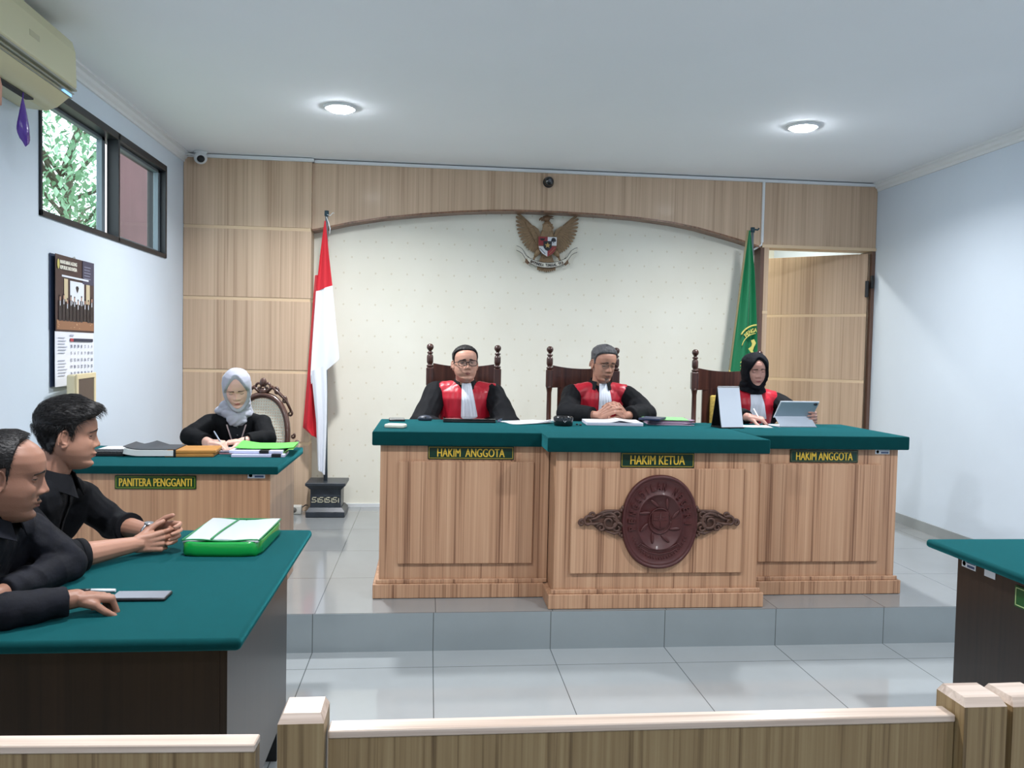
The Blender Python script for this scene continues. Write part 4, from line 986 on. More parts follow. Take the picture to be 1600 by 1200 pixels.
lp = thing('laptop', 'closed black laptop with glossy lid before the left judge', 'laptop', (.25, 5.0, ZT1), -.02)
MB().bbox(-.16, .155, -.09, .10, 0, .014, .004, seg=2).obj('base', M_BLACK, lp); MB().bbox(-.16, .155, -.09, .10, .0145, .022, .003, seg=2).obj('lid', mat('glossy_black_lid', (14, 12, 14), .12, coat=.8), lp)
MB().bbox(-.014, .014, -.008, .008, 0, .012, .002).obj('clip_body', MATS['slate_plastic'], tag(bpy.data.objects.new('binder_clip', None), 'small metal clip on the bench right of the laptop', 'clip')) if False else None
bc = MB().prism([(-.014, 0), (.014, 0), (.004, .014), (-.004, .014)], -.010, .010); bc.tube([(0, -.008, .013), (.012, -.012, .02), (.018, 0, .018), (.012, .012, .02), (0, .008, .013)], .0012, 5)
solo(bc, 'binder_clip', mat('blue_steel', (96, 116, 140), .3, metal=.5), 'small steel binder clip right of the closed laptop', 'clip', (.432, 4.98, ZT1), .3)
def paper_sheet(w, l, curl, n=8, th=.0008, seed=0):
    rows = [[(-w / 2 + w * i / n, -l / 2 + l * j / n, .0006 + curl * max(0, (i / n + j / n) / 2 - .55) ** 2 + .0012 * math.sin(i + seed) ** 2) for i in range(n + 1)] for j in range(n + 1)]
    return MB().sheet(rows, th)
for k in range(3):
    b = paper_sheet(.21, .28, .05 + .03 * k, seed=k); solo(b, 'paper_sheet', M_PAPER, ['lowest', 'middle', 'uppermost'][k] + ' curled white paper of the loose pile between the left and middle judges', 'paper', (.60, 4.96 + .004 * k, ZT1 + .0012 * k + .0006), -1.25 + .12 * k, 'loose papers between the judges')
# round black ashtray-like box
b = MB().lathe((0, 0, 0), [(.001, 0), (.052, 0), (.056, .006), (.057, .05), (.053, .056), (.050, .05), (.048, .02), (.001, .018)], 32)
ro = thing('round_pot', 'round black ribbed pot with silver mark, left of the middle judge', 'pot', (.795, 4.79, ZT1)); b.obj('pot', mat('black_glossy', (18, 19, 22), .25, coat=.4), ro)
b = MB()
for k in range(24): a = 2 * PI * k / 24; b.box(-.003, .003, -.0585, -.055, .036, .05, 0, Matrix.Rotation(a, 4, 'Z'))
b.obj('rim_ribs', mat('dark_chrome', (84, 88, 94), .3, metal=.6), ro)
b = MB().tube([(-.008, -.058, .034), (0, -.0585, .024), (.008, -.058, .034)], .0018, 6); b.obj('v_mark', mat('silver', (210, 212, 216), .3), ro)
# open notebook
nb = thing('notebook', 'thick open white notebook in front of the middle judge', 'book', (1.12, 4.93, ZT1), -.06)
b = MB().bbox(-.17, .17, -.12, .12, 0, .018, .002); b.obj('page_block', mat('page_edges', (206, 208, 224), .7), nb)
b = MB().sheet([[(x, y, .019 + .010 * math.exp(-((x - .03) / .04) ** 2)) for x in [-.17 + .02 * k for k in range(9)] + [.0, .01, .02]] for y in (-.118, .118)], .002); b.obj('open_page', M_PAPER, nb)
b = MB().sheet([[(x, y, .019 + .012 * math.exp(-((x - .03) / .05) ** 2)) for x in [.022 + .0148 * k for k in range(11)]] for y in (-.118, .118)], .002); b.obj('open_page', M_PAPER, nb)
dr = MB()
for x, y in ((.90, 4.80), (.885, 4.83), (.905, 4.815)): dr = MB().ell((0, 0, .005), (.008, .006, .005), None, 8); solo(dr, 'black_crumb', M_BLACK, 'small black bit on the green cloth beside the round pot', 'crumb', (x, y, ZT1), 0, 'black bits beside the round pot')
# tablet-like dark book and green folder with mauve papers
fo = thing('document_folder', 'light green folder over creased mauve papers, right of the open notebook', 'folder', (1.49, 5.0, ZT1), -.1)
for k in range(4):
    b = MB().sheet([[(-.14 + .28 * i / 10 + .004 * k, -.13 + .012 * k, .004 + .006 * k + .010 * max(0, i / 10 - .75) * 4 * (k % 2)) for i in range(11)], [(-.14 + .28 * i / 10 + .01 * k, .12, .004 + .006 * k + .004 * math.sin(i)) for i in range(11)]], .003)
    b.obj('mauve_paper', mat('mauve_paper', (160, 132, 158), .6) if k % 2 else mat('pale_mauve', (196, 180, 200), .6), fo)
b = MB().sheet([[(-.13 + .25 * i / 6, -.09, .030) for i in range(7)], [(-.15 + .27 * i / 6, .13, .032) for i in range(7)]], .002); b.obj('green_cover', mat('light_green_card', (136, 204, 132), .6), fo)
b = MB().bbox(-.065, .065, -.09, .09, 0, .012, .003); b.obj
solo(b, 'passport_book', mat('navy_cover', (34, 44, 74), .4), 'small navy covered book between notebook and green folder', 'book', (1.365, 4.90, ZT1 + .034), -.5)
# desk calendar (blank back towards the room)
dc = thing('desk_calendar', 'white spiral desk calendar standing on a black base, before the right judge', 'calendar', (1.80, 4.79, ZT1), math.radians(10))
b = MB().sheet([[(-.073 + .146 * i / 4, -.055 + .06 * z / .235, z + .006) for i in range(5)] for z in (0, .08, .16, .235)], .006); b.obj('page_stack', mat('calendar_white', (232, 238, 250), .8), dc)
b = MB().sheet([[(-.076, -.05 + .055 * z / .235, z + .004), (.076, -.05 + .055 * z / .235, z + .004)] for z in (0, .235)], .003); b.sheet([[(-.076, .06 - .055 * z / .235, z + .004), (.076, .06 - .055 * z / .235, z + .004)] for z in (0, .235)], .003); b.bbox(-.078, .078, -.062, .065, 0, .008, .002)
b.obj('black_stand', M_BLACK, dc)
b = MB()
for k in range(18): x = -.068 + .136 * k / 17; b.tube([(x, .004 + .007 * math.cos(a), .243 + .007 * math.sin(a)) for a in [2 * PI * j / 8 for j in range(9)]], .0011, 4)
b.obj('spiral_binding', M_TRIMW, dc)
b = paper_sheet(.20, .14, .01); solo(b, 'paper_sheet', M_PAPER, 'white sheet of paper lying between desk calendar and tablet', 'paper', (2.0, 4.88, ZT1), -.1)
tb_ = thing('tablet', 'silver tablet in a pale folding case held upright by the right judge', 'tablet', (2.27, 4.93, ZT1), math.radians(4))
# leaning screen: bottom edge behind, top leaning back; pale stand flap in front
def slab(b, x0, x1, p0, p1, th, shear=0.0):
    (ya, za), (yb_, zb_) = p0, p1
    n = Vector((0, -(zb_ - za), (yb_ - ya))).normalized() * th
    v = [(x0, ya, za), (x1, ya, za), (x1 + shear, yb_, zb_), (x0 + shear, yb_, zb_)]
    b.add(v + [tuple(Vector(q) + n) for q in v], [(0, 1, 2, 3), (7, 6, 5, 4), (0, 4, 5, 1), (1, 5, 6, 2), (2, 6, 7, 3), (3, 7, 4, 0)])
b = MB(); slab(b, -.125, .130, (-.0, .058), (-.045, .158), .007, .022); b.obj('tablet_back', mat('silver_grey', (158, 172, 184), .35, metal=.3), tb_, bevel=.003)
b = MB(); slab(b, -.116, .124, (-.07, .002), (-.004, .062), .005, -.008); b.obj('case_flap', mat('pale_blue_grey', (206, 214, 226), .5), tb_, bevel=.002)
b = MB(); slab(b, -.128, .133, (.004, .055), (-.043, .161), .003, .022); b.obj('case_edge', M_PAPER, tb_, bevel=.001)
b = MB().bbox(-.125, .13, -.07, .11, 0, .003, .001); b.obj('case_base', MATS['pale_blue_grey'], tb_)
b = MB().ell((.128, -.047, .142), (.013, .004, .008), None, 10); b.obj('camera_bump', M_BLACK, tb_)

# ------------------------------------------------------------------ things on the clerk desk (top z .925)
ZC1 = .9256
b = paper_sheet(.30, .20, .008); solo(b, 'paper_sheet', M_PAPER, 'white papers at the back left of the clerk desk', 'paper', (-1.70, 4.86, ZC1), 0)
kb = thing('keyboard', 'black keyboard at the left of the clerk desk, beside the thick book', 'keyboard', (-1.70, 4.58, ZC1), .03)
MB().bbox(-.19, .10, -.075, .075, 0, .018, .004).obj('keyboard_base', M_BLACK, kb)
b = MB()
for r_ in range(5):
    for c in range(14): b.box(-.183 + c * .0198, -.183 + c * .0198 + .0165, -.066 + r_ * .026, -.066 + r_ * .026 + .022, .018, .023)
k_ = b.obj('keys', mat('key_black', (40, 42, 46), .5), kb); k_['kind'] = 'stuff'
bk = thing('thick_book', 'thick white-paged book with dark curled cover on the clerk desk', 'book', (-1.47, 4.58, ZC1), .04)
b = MB().sheet([[(-.125 + .25 * i / 12, y, .022 + .012 * max(0, 1 - i / 4) ** 2) for i in range(13)] for y in (-.10, .12)], .03); b.obj('page_block', mat('cream_pages', (226, 228, 226), .7), bk)
b = MB().sheet([[(-.13 + .265 * i / 12, y, .041 + .016 * max(0, 1 - i / 4) ** 2 + (.022 * max(0, 1 - abs(i - 5) / 3) if y > .1 else 0)) for i in range(13)] for y in (-.09, .02, .13)], .003); b.obj('cover', mat('dark_grey_cover', (62, 66, 72), .5), bk)
b = MB().box(.125, .137, -.10, .12, 0, .042); b.obj('spine', M_BLACK, bk)
for k in range(2):
    b = MB().bbox(-.125, .125, -.105, .105, 0, .019, .004); o = solo(b, 'brown_book', mat('tan_leather', (190, 134, 66), .45, var=(8, .12)), ['lower', 'upper'][k] + ' tan leather covered book of the stacked pair on the clerk desk', 'book', (-1.27 + .008 * k, 4.60, ZC1 + .0195 * k), .06 + .03 * k, 'tan leather books')
b = MB().ell((-1.26, 4.61, ZC1 + .0395), (.03, .02, .001), None, 10)
for k in range(2):
    b = MB().bbox(-.045, .045, -.03, .03, 0, .007, .001); solo(b, 'card_pack', mat('pink_card', (206, 150, 160), .5) if k == 0 else mat('card_dark_print', (96, 104, 124), .3, var=(60, .5)), ['pink card pack under the printed card', 'dark printed card lying on top of the pink pack'][k] + ' on the clerk desk', 'card', (-1.095, 4.66, ZC1 + .0075 * k), -.12)
b = paper_sheet(.30, .20, .004); solo(b, 'writing_paper', M_PAPER, 'white sheet the clerk is writing on', 'paper', (-1.19, 4.85, ZC1), -.05)
# folder stack at right
for k in range(2):
    b = MB().bbox(-.14, .14, -.09, .09, 0, .016, .002); fb = thing('file_bundle', ['lower', 'upper'][k] + ' violet-white paper bundle with black binding clip on the clerk desk', 'file', (-.925 + .012 * (1 - k), 4.62 - .02 * (1 - k), ZC1 + .0175 * k), .05 - .06 * k, 'paper bundles on the clerk desk')
    b.obj('sheets', mat('lilac_white_paper', (206, 208, 234), .6), fb)
    MB().box(.02 + .05 * (1 - k), .07 + .05 * (1 - k), -.094, .02, .002, .0165).obj('black_clip', M_BLACK, fb)
gfl = thing('green_folder', 'light green open folder resting on the paper bundles on the clerk desk', 'folder', (-.90, 4.70, ZC1 + .0365), .05)
b = MB().sheet([[(-.15 + .31 * i / 10, y, .004 + .014 * max(0, (3 - i) / 3) * (1 if y > .0 else .3) + .006 * (i > 7) * (i - 7) / 3) for i in range(11)] for y in (-.13, -.04, .06, .14)], .003); b.obj('upper_cover', mat('bright_green_card', (104, 206, 90), .55), gfl)
b = MB().sheet([[(.10 + .06 * t_, y, -.034 * (1 - t_) ** 2 + .006 * math.sin(t_ * 3)) for t_ in [k / 6 for k in range(7)]] for y in (-.15, 0, .13)], .002); b.obj('lower_cover', mat('yellow_green_card', (150, 214, 100), .55), gfl)

# ------------------------------------------------------------------ things on the left table (top z .785)
ZL = .7856
pf = thing('document_case', 'green edged clear document case with white papers on the left table', 'folder', (-.712, 3.12, ZL), math.radians(-2))
M_GP = mat('green_plastic_film', (20, 150, 62), .2, coat=.5)
w_, l_, h_ = .27, .38, .05
b = MB()
for (z0, z1) in ((0.0, h_),):
    rings = []
    for t_, z in ((1.0, .001), (1.03, .012), (1.015, .03), (1.02, .045), (1.0, .051)):
        rings.append([(w_ / 2 * t_ * math.copysign(abs(math.cos(a)) ** .25, math.cos(a)), l_ / 2 * t_ * math.copysign(abs(math.sin(a)) ** .25, math.sin(a)), z + .0015 * math.sin(a * 9)) for a in [2 * PI * k / 64 for k in range(64)]])
    b.ring_loft(rings)
b.obj('green_side', M_GP, pf)
b = MB().sheet([[(-.13 + .26 * i / 8, y, .054 + .004 * math.sin(i * .8 + y * 9)) for i in range(9)] for y in [-.18 + .36 * k / 8 for k in range(9)]], .004); b.obj('white_papers', mat('paper_under_film', (212, 224, 228), .2, coat=.6), pf)
b = MB().sheet([[(-.03 + (x_), y, .0585 + .004 * math.sin(2.4 + y * 9)) for x_ in (-.004, .004)] for y in [-.185 + .37 * k / 8 for k in range(9)]], .002)
b.tube([(-.13 + .26 * i / 12, -.184, .056 + .003 * math.sin(i * .7)) for i in range(13)], .003, 6); b.tube([(.132, -.18 + .36 * i / 8, .056) for i in range(9)], .003, 6); b.tube([(-.132, -.18 + .36 * i / 8, .056) for i in range(9)], .003, 6); b.tube([(-.13 + .26 * i / 12, .184, .056) for i in range(13)], .003, 6)
b.obj('green_binding', mat('green_binding', (18, 122, 70), .4), pf)
phone('phone', 'black phone with grey screen lying by the hand of the nearer man', (-.822, 2.455, ZL), math.radians(90), .075, .155, .010, M_BLACK, mat('screen_grey', (118, 122, 130), .15))
pn = thing('pen', 'black and white pen under the hand of the nearer man', 'pen', (-.985, 2.515, ZL + .006), math.radians(-2))
MB().tube([(-.075, 0, 0), (-.068, 0, 0), (-.02, 0, 0), (0, 0, 0)], [.001, .0035, .005, .005], 10).obj('pen_grip', M_BLACK, pn)
MB().tube([(0.0002, 0, 0), (.07, 0, 0)], [.0052, .005], 10).obj('pen_barrel', M_PAPER, pn)
# ------------------------------------------------------------------ people
def remesh(mb, voxel, smooth=2, fac=0.5):
    me = bpy.data.meshes.new('tmp'); me.from_pydata(mb.v, [], mb.f); me.update()
    import bmesh
    bm = bmesh.new(); bm.from_mesh(me); bmesh.ops.recalc_face_normals(bm, faces=bm.faces[:]); bm.to_mesh(me); bm.free()
    ob = bpy.data.objects.new('tmp', me); COL.objects.link(ob)
    r = ob.modifiers.new('r', 'REMESH'); r.mode = 'VOXEL'; r.voxel_size = voxel; r.use_smooth_shade = True
    if smooth: s = ob.modifiers.new('s', 'SMOOTH'); s.factor = fac; s.iterations = smooth
    dg = bpy.context.evaluated_depsgraph_get(); dg.update()
    out_ = bpy.data.meshes.new_from_object(ob.evaluated_get(dg))
    bpy.data.objects.remove(ob); bpy.data.meshes.remove(me)
    return out_
def me_np(me):
    n = len(me.vertices); co = np.empty(n * 3); me.vertices.foreach_get('co', co); nr = np.empty(n * 3); me.vertices.foreach_get('normal', nr)
    return co.reshape(-1, 3), nr.reshape(-1, 3)
def set_np(me, co): me.vertices.foreach_set('co', co.reshape(-1)); me.update()
def bvh_of(me): return BVHTree.FromPolygons([v.co.copy() for v in me.vertices], [tuple(p.vertices) for p in me.polygons])

def interp(tab, x):
    return np.interp(x, [t[0] for t in tab], [t[1] for t in tab])
FRONT = [(-.122, .045), (-.118, .060), (-.112, .071), (-.104, .077), (-.095, .077), (-.086, .072), (-.078, .075), (-.070, .079), (-.060, .080), (-.050, .079), (-.035, .078), (-.01, .079), (.005, .080), (.020, .087), (.032, .089), (.05, .087), (.07, .079), (.088, .061), (.100, .041), (.108, .022), (.113, .002)]
BACK = [(-.122, -.0), (-.112, .012), (-.10, .0), (-.08, -.03), (-.06, -.062), (-.03, -.084), (0, -.096), (.03, -.103), (.055, -.099), (.08, -.082), (.098, -.055), (.108, -.028), (.113, -.002)]
WIDE = [(-.122, .018), (-.118, .026), (-.11, .036), (-.10, .045), (-.085, .054), (-.065, .061), (-.045, .066), (-.02, .070), (0, .0725), (.02, .0755), (.045, .077), (.065, .073), (.085, .060), (.10, .041), (.108, .025), (.113, .002)]
def gs(x, c, s): return np.exp(-((x - c) / s) ** 2)
def head_grid(P_, nt=150, nz=130):
    """local head surface: x right, y front, z up, origin between the eyes' level and ears"""
    jaw = P_.get('jaw', 1.0); cheek = P_.get('cheek', 1.0); nose = P_.get('nose', 1.0)
    zs = -.122 + .235 * (1 - np.cos(np.linspace(0, PI, nz))) / 2
    th = np.linspace(0, 2 * PI, nt, endpoint=False)
    Z, A = np.meshgrid(zs, th, indexing='ij')
    w = interp(WIDE, Z); f = interp(FRONT, Z); b = interp(BACK, Z)
    w = w * (1 + (jaw - 1) * gs(Z, -.085, .05)) * (1 + (cheek - 1) * gs(Z, -.035, .035))
    c = (f + b) / 2 * 0 + np.clip(b * .15 + f * .05, -.02, .02)
    s, co = np.sin(A), np.cos(A)
    X = w * np.sign(co) * np.abs(co) ** .92
    Y = np.where(s > 0, c + (f - c) * np.abs(s) ** .86, c - (c - b) * np.abs(s) ** .95)
    fr = np.clip((Y - .02) / .03, 0, 1)                       # front mask
    ax = np.abs(X)
    N_ = P_.get('nose_len', 1.0)
    ridge = np.interp(Z, [-.046, -.043, -.036, -.030, -.015, .002, .014, .026], [0, .008, .0235, .0245, .016, .009, .004, 0])
    Y = Y + fr * nose * ridge * np.exp(-(X / np.interp(Z, [-.045, -.03, 0, .014], [.0125, .0115, .0085, .008])) ** 2)
    Y = Y + fr * .0095 * P_.get('wing', 1.0) * gs(ax, .0155, .0065) * gs(Z, -.0365, .0075)
    Y = Y - fr * .003 * gs(ax, .008, .004) * gs(Z, -.0445, .004)
    Y = Y - fr * .0125 * gs(ax, .031, .0165) * gs(Z, .001, .0125)      # sockets
    Y = Y + fr * .0065 * gs(ax, .031, .0135) * gs(Z, -.001, .0075)     # lid bulge
    Y = Y + fr * .0035 * gs(ax, .030, .018) * gs(Z, .021, .006)         # brow
    Y = Y + fr * .005 * cheek * gs(ax, .044, .017) * gs(Z, -.030, .018)
    Y = Y + fr * .0035 * gs(ax, 0, .022) * gs(Z, -.060, .010)
    Y = Y + fr * P_.get('lip', 1.0) * (.0055 * gs(ax, .0, .017) * gs(Z, -.0635, .0042) + .0065 * gs(ax, 0, .016) * gs(Z, -.0745, .0048))
    Y = Y - fr * .0055 * np.exp(-(X / .023) ** 4) * gs(Z, -.0690, .0022)
    Y = Y - fr * .003 * gs(ax, .026, .005) * gs(Z, -.069, .006)
    Y = Y - fr * .004 * gs(ax, 0, .02) * gs(Z, -.0855, .005)
    Y = Y + fr * .004 * gs(ax, 0, .017) * gs(Z, -.101, .009)
    X = X * (1 - .03 * gs(Z, .02, .02) * (s > 0) * gs(Y, .045, .02))    # temples
    return X, Y, Z
def grid_mb(X, Y, Z, mb, M_):
    nz, nt = X.shape
    mb.ring_loft([[tuple(M_ @ Vector((X[i, j], Y[i, j], Z[i, j]))) for j in range(nt)] for i in range(nz)])

def rcone(mb, p0, p1, r0, r1, n=14, sx=1.0):
    """rounded cone: two spheres and a hull"""
    p0, p1 = Vector(p0), Vector(p1); mb.tube([p0, p0.lerp(p1, .33), p0.lerp(p1, .67), p1], [r0, r0 + (r1 - r0) * .33, r0 + (r1 - r0) * .67, r1], n)
    mb.ell(p0, r0, None, 8); mb.ell(p1, r1, None, 8)
def rings_mb(mb, rows, n=28, p=.85):
    """rows: (cx, cy, z, half width, half depth)"""
    R_ = []
    for cx_, cy_, z_, a, b_ in rows:
        R_.append([(cx_ + a * math.copysign(abs(math.cos(t)) ** p, math.cos(t)), cy_ + b_ * math.copysign(abs(math.sin(t)) ** p, math.sin(t)), z_) for t in [2 * PI * k / n for k in range(n)]])
    mb.ring_loft(R_)

def hand(mb, wrist, d, n, side, curl=(20, 25, 15), sc=1.0, spread=1.0, thumb=(.55, .75, .25), tcurl=12, tip_r=.0065, idx=None):
    """wrist position, finger direction d, palm normal n (side the palm faces), side=+1: thumb on the d x n side"""
    d = Vector(d).normalized(); n = Vector(n); n = (n - d * n.dot(d)).normalized(); s = d.cross(n) * side; w = Vector(wrist); sc *= 1.0
    base = [(.030, .088), (.010, .092), (-.010, .088), (-.029, .080)]
    lens = [(.040, .025, .020), (.045, .028, .021), (.042, .026, .020), (.033, .020, .018)]
    tips = []
    for k, ((o, q), L_) in enumerate(zip(base, lens)):
        kn = w + (d * q + s * o - n * .002) * sc
        mb.tube([w + s * o * .55 * sc, w.lerp(kn, .5) + s * o * .2 * sc - n * .003, kn], [.0165 * sc, .0145 * sc, .0108 * sc], 10); mb.ell(kn - n * .001, .0108 * sc, None, 8)
        c = curl[k] if isinstance(curl[0], (list, tuple)) else curl
        ang = 0; p = kn; r_ = [.0096, .0088, .0078, tip_r * 1.02]
        if k == 3: r_ = [x * .88 for x in r_]
        fan = s * (o * 1.1 * spread)
        for j in range(3):
            ang += math.radians(c[j]); dr_ = (d * math.cos(ang) + n * math.sin(ang) + fan * (1.5 if j == 0 else 1)).normalized(); q2 = p + dr_ * L_[j] * sc
            mb.tube([p, q2], [r_[j] * sc, r_[j + 1] * sc], 10); mb.ell(q2, r_[j + 1] * sc, None, 8); p = q2
        tips.append(p)
    mb.ell(w + d * .05 * sc, (.034 * sc, .034 * sc, .034 * sc) if False else .0, None, 4) if False else None
    # heel and thumb
    tb0 = w + (d * .012 + s * .016 + n * .006) * sc; tb1 = w + (d * .042 + s * .038 + n * .012) * sc
    mb.tube([tb0, tb1], [.017 * sc, .0135 * sc], 10); mb.ell(tb1, .0130 * sc, None, 8)
    td = (d * thumb[0] + s * thumb[1] + n * thumb[2]).normalized(); p = tb1; r_ = [.0118, .0105, .0082]
    for j, L_ in enumerate((.034, .028)):
        q2 = p + td * L_ * sc; mb.tube([p, q2], [r_[j] * sc, r_[j + 1] * sc], 10); mb.ell(q2, r_[j + 1] * sc, None, 8); p = q2
        td = (td + (d - s * .5) * math.radians(tcurl) * 1.6).normalized()
    return tips

def ear(mb, M_, sg, sc=1.0):
    c = Vector((sg * .074, -.014, -.008))
    R_ = Matrix.Rotation(sg * .38, 3, 'Z') @ Matrix.Rotation(-.15, 3, 'X')
    def q(y, z, x=0.0): return M_ @ (c + R_ @ Vector((sg * x, y, z)) * sc)
    pts = []
    for k in range(19):
        a = math.radians(-60 + 285 * k / 18); pts.append(q(-.004 - .0165 * math.sin(a + .3) * 1.0 if False else .0175 * math.cos(a) * (1 if math.cos(a) > 0 else 1.0) * -1 * -1 - .002, .031 * math.sin(a), .010))
    mb.tube(pts, [.0034 * sc] * 19, 8)
    mb.ell(M_ @ (c + R_ @ Vector((sg * .003, -.001, .002))), (.0045 * sc, .0155 * sc, .028 * sc), (M_.to_3x3() @ R_), 12)
    mb.ell(q(.004, -.026, .006), (.0045 * sc, .0085 * sc, .009 * sc), (M_.to_3x3() @ R_), 8)
    pts = [q(.002 + .010 * math.cos(a), .003 + .018 * math.sin(a), .0095) for a in [math.radians(120 + 160 * k / 10) for k in range(11)]]
    mb.tube(pts, [.0026 * sc] * 11, 6)
    mb.ell(q(.013, -.003, .008), (.003, .004, .006), None, 6)

SKINS = {}
def skin(name, rgb, lips):
    m = mat('skin_' + name, rgb, .5, bump=(220, .04), var=(9, .07), sss=.12, spec=.4); l = mat('lips_' + name, lips, .42, spec=.4)
    return m, l

def conform_patch(bvh, M_, pts_grid, off, th, origin_y=.2):
    """thick patch on the face: pts_grid rows of (x, z) in head space projected on the surface from the front"""
    rows = []; Mi = M_.inverted()
    for r_ in pts_grid:
        row = []
        for x, z in r_:
            o_ = M_ @ Vector((x, origin_y, z)); d_ = (M_.to_3x3() @ Vector((0, -1, 0))).normalized()
            h_ = bvh.ray_cast(o_, d_); p = h_[0] if h_[0] is not None else M_ @ Vector((x, .06, z))
            row.append(p - d_ * off)
        rows.append(row)
    return MB().sheet(rows, th)

def hair_shell(M_, P_, line, thick, noise_a=.003, seed=0, part=None, nt=220, nz=170, strands=0, slen=.02, sr=.0007, front=None):
    """shell of hair over the skull: line(y)->z of the hairline, thick(x,y,z)->thickness"""
    X, Y, Z = head_grid({'nose': 0, **{k: v for k, v in P_.items() if k in ('jaw', 'cheek')}}, nt, nz)
    nz_, nt_ = X.shape
    C = np.stack([X, Y, Z], -1)
    cen = np.array([0, -.01, .02]); D_ = C - cen; D_ = D_ / np.linalg.norm(D_, axis=-1, keepdims=True)
    h_ = np.interp(Y, [p[0] for p in line], [p[1] for p in line])
    s_ = (Z - h_)
    m = np.clip((s_ + .003) / .012, 0, 1); m = m * m * (3 - 2 * m)
    t_ = thick(X, Y, Z, s_)
    off = m * t_ - (1 - m) * np.where(Z < -.02, .018, .009)
    out_ = C + D_ * off[..., None]
    rnd_ = random.Random(seed)
    for i in range(nz_):
        for j in range(nt_):
            if m[i, j] > .05:
                p = out_[i, j]
                # locks: noise stretched front to back
                nn = noise.noise(Vector((p[0] * 120 + seed, p[1] * 22, p[2] * 60))) + .6 * noise.noise(Vector((p[0] * 50, p[1] * 14, p[2] * 30 + seed)))
                out_[i, j] += D_[i, j] * nn * noise_a * m[i, j]
    mb = MB(); rings = [[tuple(M_ @ Vector(out_[i, j])) for j in range(nt_)] for i in range(nz_)]
    mb.ring_loft(rings)
    if strands:
        idx = [(i, j) for i in range(2, nz_ - 2) for j in range(nt_) if m[i, j] > .35]
        for k in range(strands):
            i, j = rnd_.choice(idx); p = Vector(out_[i, j]); nrm = Vector(D_[i, j])
            # flow: forward on top, down at the sides/back
            flow = Vector((rnd_.gauss(0, .25) + .3 * np.sign(p.x) * (p.z < .06), .9 if p.y > -.02 and p.z > .05 else -.3, -.15 if p.z > .07 else -.9))
            if front: flow = Vector(front(p)) + Vector((rnd_.gauss(0, .2), rnd_.gauss(0, .2), rnd_.gauss(0, .15)))
            flow = (flow - nrm * flow.dot(nrm)).normalized(); L_ = slen * rnd_.uniform(.6, 1.3)
            q0 = p - nrm * .002; q1 = p + flow * L_ * .5 + nrm * L_ * .16; q2 = p + flow * L_ + nrm * L_ * .10 * rnd_.uniform(-.5, 1.5)
            sd = flow.cross(nrm).normalized() * sr
            mb.add([M_ @ v for v in (q0 - sd, q0 + sd, q1 + sd, q1 - sd, q2, q1 + nrm * sr)], [(0, 1, 2, 3), (3, 2, 4), (0, 3, 5), (1, 5, 2), (3, 4, 5), (2, 5, 4), (0, 5, 1)], 0, True)
    return mb

def eye_parts(root_body, M_, sk, openness, gaze=(0, 0), sc=1.0, lash=True):
    """eyes with iris, lids of skin; openness = (upper deg, lower deg) elevation limits of the opening"""
    Msk, _ = sk
    for sg in (-1, 1):
        c = Vector((sg * .031, .0590, .001)); r_ = .0128
        up, lo = openness
        if up > lo + 1:
            b = MB(); g = Vector((math.sin(math.radians(gaze[0])), math.cos(math.radians(gaze[0])), math.sin(math.radians(gaze[1])))).normalized()
            n1, n2 = 20, 28; o = len(b.v); vs = []; fs = []
            for i in range(n1 + 1):
                t_ = PI * i / n1
                for j in range(n2):
                    a = 2 * PI * j / n2; v = Vector((math.sin(t_) * math.cos(a), math.sin(t_) * math.sin(a), math.cos(t_)))
                    vs.append(v)
            zq = Vector((0, 0, 1)).rotation_difference(g); vs = [zq @ v for v in vs]
            for i in range(n1):
                for j in range(n2):
                    fs.append((i * n2 + j, i * n2 + (j + 1) % n2, (i + 1) * n2 + (j + 1) % n2, (i + 1) * n2 + j))
            mi = [2 if i < 2 else (1 if i < 5 else 0) for i in range(n1) for j in range(n2)]
            b.v = [tuple(M_ @ (c + v * r_)) for v in vs]; b.f = fs; b.m = mi; b.sm = [True] * len(fs)
            b.obj('eyeball', [mat('eye_white', (206, 200, 196), .25), mat('iris_brown', (52, 34, 26), .2), mat('pupil', (10, 9, 9), .1)], root_body)
        # lids
        def lid(e0, e1, rr, nm, m_):
            rows = []
            for i in range(7):
                e = e0 + (e1 - e0) * i / 6; row = []
                for j in range(19):
                    a = math.radians(-72 + 144 * j / 18); k = math.cos(a) ** .75; el = math.radians(e if abs(e) > 60 else e * k + (0) * (1 - k))
                    v = Vector((math.sin(a) * math.cos(el * .0 + math.radians(0)), math.cos(a) * math.cos(el), math.sin(el) * (.45 + .55 * math.cos(a))))
                    row.append(M_ @ (c + v * rr))
                rows.append(row)
            return MB().sheet(rows, .0012).obj(nm, m_, root_body)
        lid(up, 78, r_ * 1.08, 'eyelid', Msk); lid(-78, lo, r_ * 1.07, 'eyelid', Msk)
        if lash:
            row = []
            for j in range(19):
                a = math.radians(-66 + 132 * j / 18); k = math.cos(a) ** .75; el = math.radians(up * k); row.append(M_ @ (c + Vector((math.sin(a), math.cos(a) * math.cos(el), math.sin(el) * (.45 + .55 * math.cos(a)))) * r_ * 1.15))
            MB().tube(row, [.0005] + [.0011] * 17 + [.0005], 6).obj('eyelashes', mat('lash_black', (18, 15, 15), .6), root_body)

def brows(root_body, bvh, M_, rgb, th=.0022, z0=.019, arch=.004, w=.0032):
    for sg in (-1, 1):
        g = []
        for r_ in (-1, 0, 1):
            g.append([(sg * (.012 + .036 * k / 10), z0 + arch * math.sin(PI * min(1, k / 10 + .15)) - .004 * (k / 10) ** 2 + r_ * w * (1.1 - .75 * (k / 10))) for k in range(11)])
        conform_patch(bvh, M_, g, th * .3, th).obj('eyebrow', mat('brow_%d%d%d' % rgb, rgb, .8), root_body)

